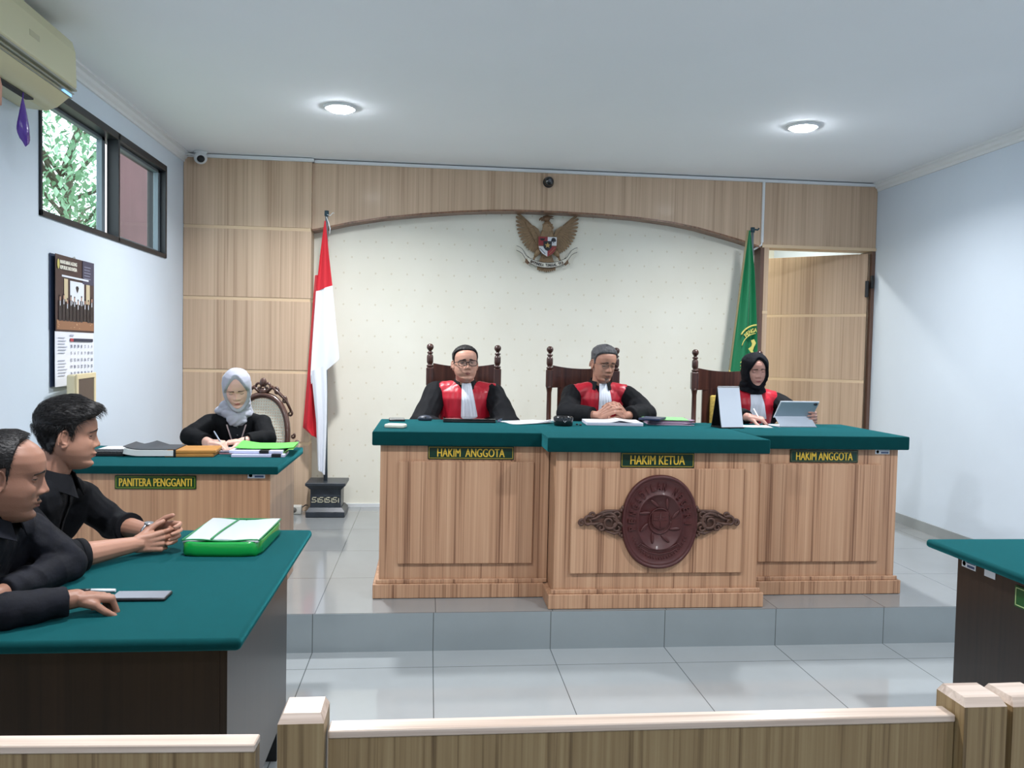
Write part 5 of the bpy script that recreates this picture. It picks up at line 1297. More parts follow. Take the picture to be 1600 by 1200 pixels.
def glasses(root, M_, rgb, rx=.0225, rz=.0165, cx_=.0335, y=.090, z=-.002, r_=.0018, rim=True):
    g = bpy.data.objects.new('glasses', None); COL.objects.link(g); g.parent = root
    b = MB()
    for sg in (-1, 1):
        b.tube([M_ @ Vector((sg * cx_ + rx * math.copysign(abs(math.cos(a)) ** .8, math.cos(a)), y - .006 * abs(math.cos(a)) * (1 if math.cos(a) * sg > 0 else 0), z + rz * math.copysign(abs(math.sin(a)) ** .8, math.sin(a)))) for a in [2 * PI * k / 32 for k in range(33)]], r_ * .8, 8)
    b.tube([M_ @ Vector((x, y + .002, z + .006)) for x in (-.0115, 0, .0115)], r_, 8)
    b.obj('frame', mat('frame_%d' % rgb[0], rgb, .3), g)
    for sg in (-1, 1):
        b = MB().tube([M_ @ Vector(p) for p in ((sg * (cx_ + rx), y - .006, z + .007), (sg * .068, y - .02, z + .009), (sg * .079, .02, z + .009), (sg * .078, -.012, z + .006))], r_ * .8, 6); b.obj('temple_arm', MATS['frame_%d' % rgb[0]], g)
        b = MB().ring_loft([[M_ @ Vector((sg * cx_ + rx * q * math.copysign(abs(math.cos(a)) ** .8, math.cos(a)), y - .001 + dy, z + rz * q * math.copysign(abs(math.sin(a)) ** .8, math.sin(a)))) for a in [2 * PI * k / 28 for k in range(28)]] for q, dy in ((.97, 0), (.97, .0006))])
        b.obj('lens', M_LENS, g)
    return g
M_LENS = bpy.data.materials.new('spectacle_lens'); M_LENS.use_nodes = True; nt = M_LENS.node_tree; nt.nodes.clear()
o_ = nt.nodes.new('ShaderNodeOutputMaterial'); t_ = nt.nodes.new('ShaderNodeBsdfTransparent'); g_ = nt.nodes.new('ShaderNodeBsdfGlossy'); mx_ = nt.nodes.new('ShaderNodeMixShader')
t_.inputs[0].default_value = (.97, .98, .98, 1); g_.inputs['Roughness'].default_value = 0.05; mx_.inputs[0].default_value = .06
nt.links.new(t_.outputs[0], mx_.inputs[1]); nt.links.new(g_.outputs[0], mx_.inputs[2]); nt.links.new(mx_.outputs[0], o_.inputs[0])

def cloth_noise(me, amp, sc, stretch=(1, 1, 1), seed=0, mask=None, ridged=True):
    co, nr = me_np(me); out_ = co.copy()
    for i in range(len(co)):
        p = Vector((co[i, 0] * sc * stretch[0] + seed, co[i, 1] * sc * stretch[1], co[i, 2] * sc * stretch[2]))
        w_ = Vector((noise.noise(p * .7), noise.noise(p * .7 + Vector((9, 3, 1))), 0)) * .8
        v = noise.noise(p + w_)
        if ridged: v = .5 - abs(v) * 2.2
        v += .35 * noise.noise(p * 2.6)
        a = amp * (mask(co[i]) if mask else 1)
        out_[i] += nr[i] * v * a
    set_np(me, out_)
def finish(me, name, mats, parent):
    for m_ in (mats if isinstance(mats, (list, tuple)) else [mats]): me.materials.append(m_)
    me.polygons.foreach_set('use_smooth', [True] * len(me.polygons)); me.name = name
    return link(name, me, parent)
def shell_from(me, planes, off, th, name, m_, parent, extra=None, jitter=0):
    """piece of cloth cut from a body surface: keep the side of every plane (point, normal) the normal points to, lift by off, give thickness"""
    import bmesh
    bm = bmesh.new(); bm.from_mesh(me)
    for co_, no_ in planes:
        bmesh.ops.bisect_plane(bm, geom=bm.verts[:] + bm.edges[:] + bm.faces[:], plane_co=co_, plane_no=no_, clear_inner=True)
    if extra:
        dl = [f for f in bm.faces if not extra(f.calc_center_median())]; bmesh.ops.delete(bm, geom=dl, context='FACES')
    bm.normal_update()
    for v in bm.verts: v.co += v.normal * off
    m2 = bpy.data.meshes.new(name); bm.to_mesh(m2); bm.free(); m2.materials.append(m_)
    m2.polygons.foreach_set('use_smooth', [True] * len(m2.polygons))
    o = link(name, m2, parent); s = o.modifiers.new('thickness', 'SOLIDIFY'); s.thickness = th; s.offset = 0
    return o

def torso_rows(px_, neck, zs_sh, wide, depth, hips=.17, belly=0.0):
    """rings from the seat to the neck; px_ pelvis (x,y,z); neck (x,y,z); zs_sh shoulder height"""
    rows = []
    for f, w_, d_, yo in ((0, hips * .92, depth * 1.0, 0), (.12, hips, depth * 1.05, 0), (.3, hips * .92, depth + belly, belly * .6), (.5, (hips * .9 + wide * .78) / 2, depth * .98 + belly * .7, belly * .5), (.68, wide * .80, depth * .98, .004), (.82, wide * .86, depth * .92, .0), (.90, wide * .84, depth * .80, -.006), (.955, wide * .62, depth * .62, -.008), (1.0, wide * .34, depth * .52, -.004)):
        rows.append((px_[0] + (neck[0] - px_[0]) * f, px_[1] + (neck[1] - px_[1]) * f ** 1.3 + yo, px_[2] + (neck[2] - px_[2]) * f, w_, d_))
    return rows

def L2(root, p):
    """world point -> person space"""
    d = Vector(p) - Vector(root.location); return Matrix.Rotation(-root.rotation_euler[2], 3, 'Z') @ d

def person(label, root_loc, rz, S):
    """S: dict with world points: pelvis, neck, head (centre), shoulders sr sl, elbows er el, wrists wr wl; hands: dict; head angles; options"""
    R0 = thing('person', label, 'person', root_loc, rz)
    g = lambda k: L2(R0, S[k])
    vox = S.get('voxel', .0036); hs = S.get('head_scale', 1.0)
    yaw, pit, rol = [math.radians(a) for a in S.get('head_rot', (0, 0, 0))]
    MH = Matrix.Translation(g('head')) @ Matrix.Rotation(yaw, 4, 'Z') @ Matrix.Rotation(-pit, 4, 'X') @ Matrix.Rotation(rol, 4, 'Y') @ Matrix.Scale(hs, 4)
    sk = S['skin']
    pel, neck = g('pelvis'), g('neck'); wide = S.get('wide', .19); dep = S.get('depth', .105)
    # --- body, one surface
    b = MB(); X, Y, Z = head_grid(S.get('face', {})); grid_mb(X, Y, Z, b, MH)
    if S.get('ears', True): ear(b, MH, 1); ear(b, MH, -1)
    nr_ = S.get('neck_r', .056)
    nk0 = MH @ Vector((0, -.022, -.05)); nk1 = neck + Vector((0, .005, -.01))
    b.tube([nk0, nk0.lerp(nk1, .5), nk1, nk1 + Vector((0, -.01, -.05))], [nr_ * hs, nr_ * .98, nr_ * 1.04, nr_ * 1.1], 20)
    b.ell(MH @ Vector((0, .022, -.098)), (.036 * hs, .045 * hs, .018 * hs), MH.to_3x3() @ Matrix.Scale(1 / hs, 3), 10)
    rings_mb(b, [(r[0], r[1], r[2], r[3] * .86, r[4] * .82) for r in torso_rows(pel, neck - Vector((0, 0, .05)), 0, wide, dep)])
    for s_ in ('r', 'l'):
        sh, el, wr = g('s' + s_), g('e' + s_), g('w' + s_)
        b.ell(sh - Vector((0, 0, .01)), .045, None, 10); rcone(b, sh - Vector((0, 0, .01)), el, .042, .034); rcone(b, el, el.lerp(wr, .35), .035, .039 * S.get('fore', 1.0)); rcone(b, el.lerp(wr, .35), wr, .039 * S.get('fore', 1.0), .026 * S.get('fore', 1.0))
        h_ = S['hands'][s_]; Rw = Matrix.Rotation(-rz, 3, 'Z')
        hd = dict(h_); d_ = Rw @ Vector(hd.pop('d')); n_ = Rw @ Vector(hd.pop('n')); sd_ = hd.pop('side')
        b.tube([wr - (wr - el).normalized() * .02, wr + d_.normalized() * .02], [.026 * S.get('fore', 1.0), .022], 12)
        hand(b, wr, d_, n_, sd_, **hd)
    kn = [Vector((sg * .12, pel.y + .40, pel.z - .01)) for sg in (-1, 1)]; ft = [Vector((sg * .12, pel.y + .42, .075)) for sg in (-1, 1)]
    for k in range(2):
        rcone(b, pel + Vector(((-1, 1)[k] * .09, 0, 0)), kn[k], .075, .055); rcone(b, kn[k], ft[k], .05, .036)
    me = remesh(b, vox, S.get('bsmooth', 1), .5)
    me.materials.append(sk[0]); me.materials.append(sk[1])
    co, _ = me_np(me); Mi = np.array(MH.inverted())
    loc_ = co @ Mi[:3, :3].T + Mi[:3, 3]
    lipmask = (np.abs(loc_[:, 0]) < .0235) & (loc_[:, 1] > .06)
    zc = loc_[:, 2]; axx = np.abs(loc_[:, 0]) / .0235
    lipmask &= (zc < -.069 + .0085 * (1 - axx ** 1.6)) & (zc > -.069 - .0105 * (1 - axx ** 1.8))
    mi = np.zeros(len(me.polygons), dtype=np.int32)
    for p in me.polygons:
        if all(lipmask[i] for i in p.vertices): mi[p.index] = 1
    me.polygons.foreach_set('material_index', mi); me.polygons.foreach_set('use_smooth', [True] * len(me.polygons))
    me.name = 'body'; body = link('body', me, R0)
    bv = bvh_of(me)
    eye_parts(body, MH, sk, S.get('eye', (18, -14)), S.get('gaze', (0, 0)))
    brows(body, bv, MH, S.get('brow', (30, 24, 22)), **S.get('brow_kw', {}))
    # --- clothing
    C = S['cloth']; M_c = C['mat']
    b = MB(); tr = torso_rows(pel, neck + Vector((0, 0, C.get('neck_dz', -.015))), 0, wide, dep, C.get('hips', .18), C.get('belly', 0)); rings_mb(b, [(r[0], r[1], r[2], r[3] + .004, r[4] + .006) for r in tr])
    for s_ in ('r', 'l'):
        sh = g('s' + s_); b.ell(sh - Vector((0, 0, .012)), C.get('sh_r', .062), None, 12); rcone(b, sh - Vector((0, 0, .012)), neck - Vector((0, .0, .035)), C.get('sh_r', .062) * .93, .05)
        rcone(b, sh - Vector((0, 0, .02)), sh.lerp(pel, .25), C.get('sh_r', .062), .07)
    tm = remesh(b, max(vox, .005), 6, .6)
    if C.get('tnoise'): cloth_noise(tm, *C['tnoise'])
    tb = bvh_of(tm)
    b2 = MB(); b2.v = [tuple(v.co) for v in tm.vertices]; b2.f = [tuple(p.vertices) for p in tm.polygons]; b2.m = [0] * len(b2.f); b2.sm = [True] * len(b2.f)
    ar, br, cr = C.get('arm', (.058, .052, .042))
    for s_ in ('r', 'l'):
        sh, el, wr = g('s' + s_) - Vector((0, 0, .012)), g('e' + s_), g('w' + s_); cf = C.get('cuff', .92); cf = cf[s_] if isinstance(cf, dict) else cf
        rcone(b2, sh, el, ar, br); e2 = el.lerp(wr, cf); b2.tube([el, el.lerp(e2, .5), e2], [br, (br + cr) / 2 * 1.02, cr], 20); b2.ell(el, br * 1.02, None, 12)
    if C.get('skirt', True):
        for k in range(2): rcone(b2, pel + Vector(((-1, 1)[k] * .09, 0, 0)), kn[k], .095, .075); rcone(b2, kn[k], ft[k] + Vector((0, 0, .0)), .07, .05)
    rm = remesh(b2, max(vox * 1.0, .0048), C.get('smooth', 4), .6)
    if C.get('noise'): cloth_noise(rm, *C['noise'])
    cl = finish(rm, C['name'], M_c, R0)
    return R0, body, bv, MH, tm, tb, cl, g
def front_hit(tb, x, z, yo=.6):
    h_ = tb.ray_cast(Vector((x, yo, z)), Vector((0, -1, 0))); return h_[0] if h_[0] is not None else None

def collar_band(R0, neck, r0, r1, h0, h1, m_, name='collar', open_=28, tilt=.35, n=40, th=.004, up=0.0, pts=0.0):
    """standing / folded collar round the neck, open in front by +-open_ degrees"""
    rows = []
    for t_ in (0, .35, .7, 1):
        row = []
        for k in range(n + 1):
            a = math.radians(90 + open_ + (360 - 2 * open_) * k / n); f = 1 if False else 0
            fr = (1 + math.sin(a)) / 2      # 1 front 0 back
            r_ = r0 + (r1 - r0) * t_; z_ = h0 + (h1 - h0) * t_ - tilt * .06 * fr - pts * fr ** 6 * t_
            row.append((neck.x + r_ * math.cos(a), neck.y + r_ * 1.05 * math.sin(a) + .004, neck.z + z_ + up))
        rows.append(row)
    return MB().sheet(rows, th).obj(name, m_, R0)

def bib(R0, tb, x0, ztop, zbot, wt, wb, m_, pleats=7, ydrop=0.0, skew=0.0, name='white_bib'):
    rows = []
    for i in range(15):
        t_ = i / 14; z = ztop + (zbot - ztop) * t_; w_ = wt + (wb - wt) * t_; row = []
        for k in range(29):
            u = k / 28 * 2 - 1; x = x0 + skew * t_ + u * w_; h_ = front_hit(tb, x, min(z, ztop - .015) ); y = (h_.y if h_ is not None else 0) + .010 + .0035 * abs(math.sin(u * pleats * PI / 2)) * (.4 + .6 * t_)
            row.append((x, y, z))
        rows.append(row)
    # even out the depth of the first rows (under the chin)
    for k in range(29):
        for i in (1, 0): rows[i][k] = (rows[i][k][0], rows[i + 1][k][1] - .004, rows[i][k][2])
    return MB().sheet(rows, .003).obj(name, m_, R0)

M_ROBE = mat('black_robe', (12, 14, 19), .8, spec=.25, bump=(40, .2)); M_SAT = mat('red_satin', (184, 22, 44), .4, sheen=.25, bump=(18, .25, (1.8, 1.8, .5)), spec=.5)
M_BIB = mat('white_bib_cloth', (228, 234, 246), .7)
def robe(extra=None, **k):
    d = dict(name='robe', mat=M_ROBE, arm=(.074, .072, .066), noise=(.007, 9, (1, 1, .55), 3), tnoise=(.0055, 13, (1.5, 1.0, .35), 5, None, False), hips=.20, cuff=.84, sh_r=.066, smooth=4)
    d.update(k); return d
def judge_dress(R0, tm, tb, neck, x_top, x_bot, zmid, zbot, bibspec, cxr=0.0, open_=18, band=True):
    """red satin panels left and right of the front, black collar, white bib"""
    for sg in (-1, 1):
        n_out = Vector((-sg, 0, (x_top - x_bot) / .22 * 1.0)).normalized()
        pl = [(Vector((cxr + sg * (x_bot), 0, zbot)), Vector((-sg, 0, (x_top - x_bot) / .2))), (Vector((cxr + sg * .022, 0, 0)), Vector((sg, 0, 0))),
              (Vector((0, neck.y - .035, 0)), Vector((0, 1, 0))), (Vector((0, 0, zbot - .12)), Vector((0, 0, 1))),
              (Vector((cxr + sg * .082, neck.y, neck.z - .02)), Vector((sg * .85, .5, -.30)))]
        shell_from(tm, pl, .0055, .004, 'red_satin_panel', M_SAT, R0)
    if band: collar_band(R0, neck, .064, .086, .040, -.014, M_ROBE, 'black_collar', 32, .55)
    if bibspec: bib(R0, tb, **bibspec)

FIST = dict(curl=(60, 70, 40), spread=.2)
def mirror_hand(d, n, side, **k): return dict(d=d, n=n, side=side, **k)

SKIN_J1 = skin('tan', (196, 148, 128), (150, 96, 88)); SKIN_J2 = skin('brown', (180, 132, 112), (136, 92, 84)); SKIN_J3 = skin('rosy', (196, 148, 134), (160, 96, 96))
SKIN_CL = skin('light', (222, 180, 164), (184, 104, 104)); SKIN_M1 = skin('deep', (144, 104, 86), (120, 74, 66)); SKIN_M2 = skin('olive', (168, 124, 104), (140, 84, 76))
def smoothstep(a, b_, x): t_ = np.clip((x - a) / (b_ - a), 0, 1); return t_ * t_ * (3 - 2 * t_)
HL_NORMAL = [(-.12, -.085), (-.05, -.062), (-.038, -.03), (-.030, .018), (-.004, .024), (.002, -.012), (.016, -.008), (.022, .022), (.040, .046), (.058, .062), (.075, .070), (.1, .074)]
M_HB = mat('black_hair', (22, 20, 21), .55, spec=.4, bump=(180, .5, (1, .25, .6))); M_HG = mat('grey_black_hair', (78, 78, 82), .6, var=(60, .35), bump=(180, .5, (1, .25, .6)))
ZS = ZD
# --- left judge
S = dict(skin=SKIN_J1, head=(.236, 5.405, 1.434), head_rot=(8, -6, 1), head_scale=1.0, face=dict(jaw=1.10, cheek=1.06, nose=.92, wing=1.3, lip=.9), neck=(.238, 5.46, 1.312), pelvis=(.24, 5.53, .80), wide=.205, depth=.125,
         sr=(.048, 5.47, 1.252), sl=(.428, 5.47, 1.249), er=(-.045, 5.30, 1.035), el=(.515, 5.30, 1.035), wr=(.14, 5.20, .985), wl=(.33, 5.20, .985), neck_r=.062,
         hands=dict(r=dict(d=(.9, -.2, -.1), n=(0, 0, -1), side=1, curl=(30, 30, 20)), l=dict(d=(-.9, -.2, -.1), n=(0, 0, -1), side=-1, curl=(30, 30, 20))),
         eye=(11, -9), gaze=(8, 0), brow=(40, 32, 30), cloth=robe(belly=.01, arm=(.078, .086, .070)))
J1, body, bv, MH, tm, tb, cl, g = person('person in robe and dark-framed glasses, leftmost of the three judges at the bench', (.24, 5.53, ZS), PI, S)
judge_dress(J1, tm, tb, g('neck'), .20, .165, 1.08, .90, dict(x0=-.005, ztop=g('neck').z - .004, zbot=.885, wt=.030, wb=.056, m_=M_BIB, pleats=5, skew=-.022))
hair_shell(MH, S['face'], [(-.12, -.08), (-.05, -.06), (-.038, -.03), (-.030, .018), (-.004, .026), (.002, -.005), (.016, .0), (.020, .030), (.030, .062), (.05, .078), (.07, .084), (.1, .086)], lambda X, Y, Z, s: (.003 + .013 * smoothstep(.0, .10, Z)) * (1 - .65 * smoothstep(.03, .075, Y)), .0018, 1).obj('hair', M_HB, J1)
glasses(J1, MH, (40, 24, 24), rx=.0275, rz=.0185, cx_=.0355, r_=.0032)

# --- middle judge
S = dict(skin=SKIN_J2, voxel=.0029, head=(1.160, 5.395, 1.452), head_rot=(15, 9, -2), head_scale=1.0, face=dict(jaw=.98, cheek=1.0, nose=1.0, lip=.8), neck=(1.150, 5.46, 1.322), pelvis=(1.15, 5.54, .80), wide=.195, depth=.11,
         sr=(.962, 5.45, 1.252), sl=(1.338, 5.45, 1.256), er=(.895, 5.26, 1.125), el=(1.425, 5.27, 1.135), wr=(1.072, 5.075, 1.130), wl=(1.235, 5.085, 1.128), neck_r=.055,
         hands=dict(r=dict(d=(.70, -.32, .48), n=(.45, .65, -.25), side=-1, curl=((40, 42, 20), (42, 45, 20), (44, 45, 22), (46, 48, 22)), thumb=(.45, .8, .25), sc=1.05, spread=2.2), l=dict(d=(-.60, -.30, .55), n=(-.5, .6, -.1), side=1, curl=((40, 45, 20), (42, 45, 20), (45, 45, 22), (48, 45, 22)), thumb=(.55, .7, .1), sc=1.05)),
         eye=(-22, -40), brow=(62, 56, 54), cloth=robe(cuff=.80, arm=(.070, .068, .058)))
J2, body, bv, MH, tm, tb, cl, g = person('grey-haired person in black and red robe with clasped hands, middle of the bench', (1.15, 5.54, ZS), PI, S)
judge_dress(J2, tm, tb, g('neck'), .185, .135, 1.08, .93, dict(x0=-.015, ztop=g('neck').z - .002, zbot=.93, wt=.032, wb=.050, m_=M_BIB, pleats=5, skew=-.01))
hair_shell(MH, S['face'], [(-.12, -.08), (-.05, -.06), (-.038, -.03), (-.030, .018), (-.004, .026), (.002, -.006), (.016, -.002), (.022, .028), (.034, .056), (.05, .070), (.07, .078), (.1, .082)], lambda X, Y, Z, s: (.003 + .018 * smoothstep(.03, .10, Z)) * (1 - .6 * smoothstep(.03, .075, Y)), .0018, 2, strands=900, slen=.010, sr=.0006).obj('hair', M_HG, J2)
glasses(J2, MH, (70, 62, 52), rx=.0225, rz=.0150, cx_=.032, r_=.0013)
gp = [[(x, z) for x in [-.016 + .004 * k for k in range(9)]] for z in (-.085, -.092, -.098, -.105)]
conform_patch(bv, MH, gp, .0003, .001).obj('goatee', mat('grey_stubble', (112, 90, 82), .8), body)
0 and MB().tube([Vector(L2(J2, (1.262, 5.035, 1.128))) + Vector((.0105 * math.cos(a), .004 * math.sin(a), .0105 * math.sin(a))) for a in [2 * PI * k / 16 for k in range(17)]], .0018, 6).obj('ring', mat('gold_ring', (224, 190, 110), .25, metal=1), J2)

# --- hijab
def hijab(R0, MH, P_, m_, neck, thick=.012, pitch=.0, drape=(), ow=.052, oh=.082, oc=-.012, folds=.004, tail=None, voxel=.0045, top=0.0, name='hijab'):
    X, Y, Z = head_grid({'nose': 0, **{k: v for k, v in P_.items() if k in ('jaw', 'cheek')}}, 160, 150)
    C = np.stack([X, Y, Z], -1); D_ = C - np.array([0, -.01, .0]); D_ = D_ / np.linalg.norm(D_, axis=-1, keepdims=True)
    # opening: egg shape, pointed on top
    zz = (Z - oc); wz = ow * np.sqrt(np.clip(1 - (zz / oh) ** 2, 0, 1)) * (1 - .22 * np.clip(zz / oh, 0, 1))
    egg = ow * (1 - .24 * np.clip(zz / oh, 0, 1))
    s_ = np.where(Y > .0, (np.sqrt((X / egg) ** 2 + (zz / oh) ** 2) - 1) * ow, .05)
    m = np.clip((s_ + .001) / .006, 0, 1)
    t_ = thick + .006 * np.exp(-np.clip(s_ - .004, 0, 1) / .02) + top * smoothstep(.05, .11, Z)
    out_ = C + D_ * (m * t_ - (1 - m) * .010)[..., None]
    b = MB(); b.ring_loft([[tuple(MH @ Vector(out_[i, j])) for j in range(out_.shape[1])] for i in range(out_.shape[0])])
    for (p, r_) in drape: b.ell(p, r_[:3], None, 14)
    c0 = MH @ Vector((0, -.018, -.085)); c1 = neck + Vector((0, .012, -.005))
    b.tube([MH @ Vector((0, -.02, -.04)), c0, c0.lerp(c1, .5), c1], [.070, .072, .078, .098], 24)
    for q in (tail or []): rcone(b, *q)
    me = remesh(b, voxel, 2, .5)
    co, nr = me_np(me); out2 = co.copy(); Mi = np.array(MH.inverted()); loc_ = co @ Mi[:3, :3].T + Mi[:3, 3]
    for i in range(len(co)):
        lx, ly, lz = loc_[i]
        if (lz < -.03 or ly < .0) and not (ly > .02 and abs(lx) < .068 and lz > -.128):
            ff = min(1, max(0, (-.02 - lz) / .08)) if ly > 0 else .5
            v = math.sin(lz * 150 + abs(lx + .02) * 95 + 4 * noise.noise(Vector(co[i]) * 11)) * ff + .9 * noise.noise(Vector((co[i][0] * 14, co[i][1] * 14, co[i][2] * 22)))
            out2[i] += nr[i] * v * folds
    set_np(me, out2)
    return finish(me, name, m_, R0)

# --- right judge
S = dict(skin=SKIN_J3, head=(2.203, 5.385, 1.434), head_rot=(0, 12, 3), head_scale=.93, face=dict(jaw=1.10, cheek=1.12, nose=.8, wing=1.2, lip=.8), ears=False, neck=(2.205, 5.45, 1.300), pelvis=(2.21, 5.53, .80), wide=.185, depth=.12,
         sr=(2.042, 5.45, 1.228), sl=(2.393, 5.45, 1.228), er=(1.985, 5.25, 1.13), el=(2.46, 5.22, 1.12), wr=(2.030, 5.03, 1.135), wl=(2.440, 5.035, 1.135),
         hands=dict(r=dict(d=(.75, -.45, -.10), n=(.1, .1, -1), side=-1, curl=((35, 45, 20), (45, 45, 20), (55, 45, 20), (60, 45, 20)), sc=.95), l=dict(d=(-.10, -.98, .12), n=(-1, .0, -.05), side=-1, curl=((30, 30, 20), (32, 32, 20), (34, 34, 20), (36, 34, 20)), sc=.95, thumb=(.5, .6, .5))),
         eye=(-20, -40), brow=(60, 44, 42), cloth=robe(cuff=.86, arm=(.066, .062, .048)), neck_r=.05)
J3, body, bv, MH, tm, tb, cl, g = person('person in black hijab, red satin robe and pleated bib, holding a tablet', (2.21, 5.53, ZS), PI, S)
judge_dress(J3, tm, tb, g('neck'), .175, .125, 1.05, .92, dict(x0=-.0, ztop=g('neck').z - .035, zbot=.905, wt=.040, wb=.062, m_=M_BIB, pleats=9, skew=-.012), band=False)
nk = g('neck')
hijab(J3, MH, S['face'], mat('black_hijab_cloth', (12, 15, 22), .85, spec=.2, bump=(60, .15)), nk, thick=.017, ow=.058, oh=.092, oc=-.008, folds=.0025, drape=(((nk.x, nk.y + .025, nk.z + .032), (.090, .075, .045)), ((nk.x - .02, nk.y + .005, nk.z + .08), (.088, .082, .07))))
MB().tube([Vector(L2(J3, p)) for p in ((2.092, 4.965, 1.102), (2.075, 5.0, 1.145), (2.06, 5.035, 1.19))], [.002, .0042, .004], 8).obj('pen_held', M_PAPER, J3)

# --- clerk
S = dict(skin=SKIN_CL, head=(-1.140, 5.035, 1.268), head_rot=(2, 24, 4), head_scale=.93, face=dict(jaw=.98, cheek=1.06, nose=.78, lip=1.1), ears=False, neck=(-1.160, 5.135, 1.125), pelvis=(-1.14, 5.25, .72), wide=.168, depth=.10,
         sr=(-1.318, 5.13, 1.062), sl=(-1.010, 5.13, 1.062), er=(-1.40, 4.98, .985), el=(-.955, 5.0, .975), wr=(-1.245, 4.845, .962), wl=(-1.075, 4.895, .965),
         hands=dict(r=dict(d=(.88, -.30, -.02), n=(.15, .2, -1), side=-1, curl=((40, 50, 25), (45, 50, 25), (55, 50, 25), (60, 50, 25)), sc=.92), l=dict(d=(-.85, -.25, -.05), n=(0, .1, -1), side=1, curl=(18, 20, 12), sc=.9)),
         eye=(-30, -45), brow=(58, 40, 36), brow_kw=dict(w=.0026), cloth=dict(name='jacket', mat=mat('black_jacket', (12, 14, 18), .85, spec=.2, bump=(70, .15)), arm=(.058, .055, .047), noise=(.005, 11, (1, 1, .6), 9), tnoise=(.002, 8, (1, 1, 1), 2), hips=.17, cuff=.80, sh_r=.055, smooth=4), neck_r=.046)
CK, body, bv, MH, tm, tb, cl, g = person('person in pale grey hijab and black jacket writing at the clerk desk', (-1.14, 5.25, ZS), PI + math.radians(8), S)
nk = g('neck')
M_HJ = mat('pale_grey_hijab', (172, 174, 188), .75, sheen=.2, bump=(70, .12), var=(14, .06))
hijab(CK, MH, S['face'], M_HJ, nk, thick=.013, ow=.062, oh=.098, oc=-.006, top=.008, folds=.0022,
      drape=(((nk.x, nk.y + .045, nk.z - .01), (.092, .062, .040)), ((nk.x - .005, nk.y + .085, nk.z - .045), (.060, .030, .042)), ((nk.x + .034, nk.y + .01, nk.z + .004), (.098, .062, .042)), ((nk.x + .02, nk.y + .02, nk.z + .03), (.085, .066, .05))))
shell_from(tm, [(Vector((nk.x - .07, 0, .86)), Vector((1, 0, .16))), (Vector((nk.x + .05, 0, .86)), Vector((-1, 0, .16))), (Vector((0, nk.y + .02, 0)), Vector((0, 1, 0))), (Vector((0, 0, .66)), Vector((0, 0, 1)))], .006, .003, 'shirt_front', mat('charcoal_shirt', (40, 43, 48), .85, spec=.2), CK)
b = MB()
for z in (.84, .79, .74): h_ = front_hit(tb, nk.x - .008, z - .0); b.ell((nk.x - .008, h_.y + .012, z), (.005, .002, .005), None, 8) if h_ else None
b.obj('buttons', mat('button_grey', (96, 98, 100), .4), CK)['kind'] = 'stuff'
for sg, x1 in ((1, .052), (-1, -.045)):
    pts = []
    for k in range(9):
        t_ = k / 8; x = nk.x + sg * .055 * (1 - t_) + .002 - .004; z = nk.z - .075 - .185 * t_; h_ = front_hit(tb, x, z); pts.append((x, (h_.y if h_ else 0) + .016, z))
    MB().sheet([[(p[0] - .004, p[1], p[2]) for p in pts], [(p[0] + .004, p[1], p[2]) for p in pts]], .002).obj('lanyard_strap', mat('pinkish_strap', (190, 172, 172), .6), CK)
    # lapel
    b = MB(); rows = []
    for k in range(9):
        t_ = k / 8; xi = nk.x + sg * (.06 - .02 * t_) ; z = nk.z - .03 - .24 * t_; wd = .03 * math.sin(PI * min(1, t_ + .25)) + .006; row = []
        for q in (0, .5, 1): x = xi + sg * wd * q; h_ = front_hit(tb, x, z); row.append((x, (h_.y if h_ else 0) + .010 + .003 * (1 - q), z))
        rows.append(row)
    MB().sheet(rows, .003).obj('lapel', MATS['black_jacket'], CK)
MB().tube([Vector(L2(CK, p)) for p in ((-1.150, 4.80, .930), (-1.185, 4.825, .975), (-1.225, 4.85, 1.03))], [.0015, .0042, .004], 8).obj('pen_held', mat('clear_pen', (150, 160, 176), .3), CK)
w_ = L2(CK, (-1.058, 4.90, .966)); MB().tube([w_ + Vector((.004 * math.sin(a), .027 * math.cos(a), .027 * math.sin(a))) for a in [2 * PI * k / 20 for k in range(21)]], .004, 6).obj('watch_strap', M_BLACK, CK)
# --- young man, farther
S = dict(skin=SKIN_M2, voxel=.0032, head=(-1.232, 2.965, 1.203), head_rot=(11, 2, 0), head_scale=.96, face=dict(jaw=1.12, cheek=1.10, nose=.95, wing=1.1, lip=1.5), neck=(-1.300, 2.955, 1.088), pelvis=(-1.50, 2.93, .54), wide=.20, depth=.115,
         sr=(-1.335, 2.785, .985), sl=(-1.265, 3.125, .975), er=(-1.150, 2.715, .835), el=(-1.175, 3.215, .838), wr=(-.998, 2.925, .832), wl=(-.985, 3.045, .845), neck_r=.060, fore=1.02,
         hands=dict(r=dict(d=(.74, .42, .02), n=(-.35, .90, -.05), side=1, curl=((35, 50, 25), (38, 52, 25), (42, 52, 25), (45, 50, 25)), thumb=(.72, .5, .05), sc=.98), l=dict(d=(.84, -.20, .10), n=(-.1, -.9, -.1), side=-1, curl=((22, 50, 30), (34, 52, 30), (40, 52, 30), (46, 50, 30)), thumb=(.8, .45, -.1), sc=.98, spread=.6)),
         eye=(8, -10), gaze=(0, 0), brow=(34, 28, 28), brow_kw=dict(w=.0028), cloth=dict(name='shirt', mat=mat('black_shirt', (9, 11, 17), .85, spec=.25, bump=(90, .12)), arm=(.062, .056, .050), noise=(.006, 10, (1, 1, .7), 4), tnoise=(.003, 9, (1, 1, .6), 7), hips=.17, cuff=dict(r=.24, l=.42), sh_r=.060, belly=.02, smooth=4, neck_dz=-.02))
A2, body, bv, MH, tm, tb, cl, g = person('young person in black shirt with rolled sleeves and clasped hands at left table', (-1.50, 2.93, 0), math.radians(-90 + 7), S)
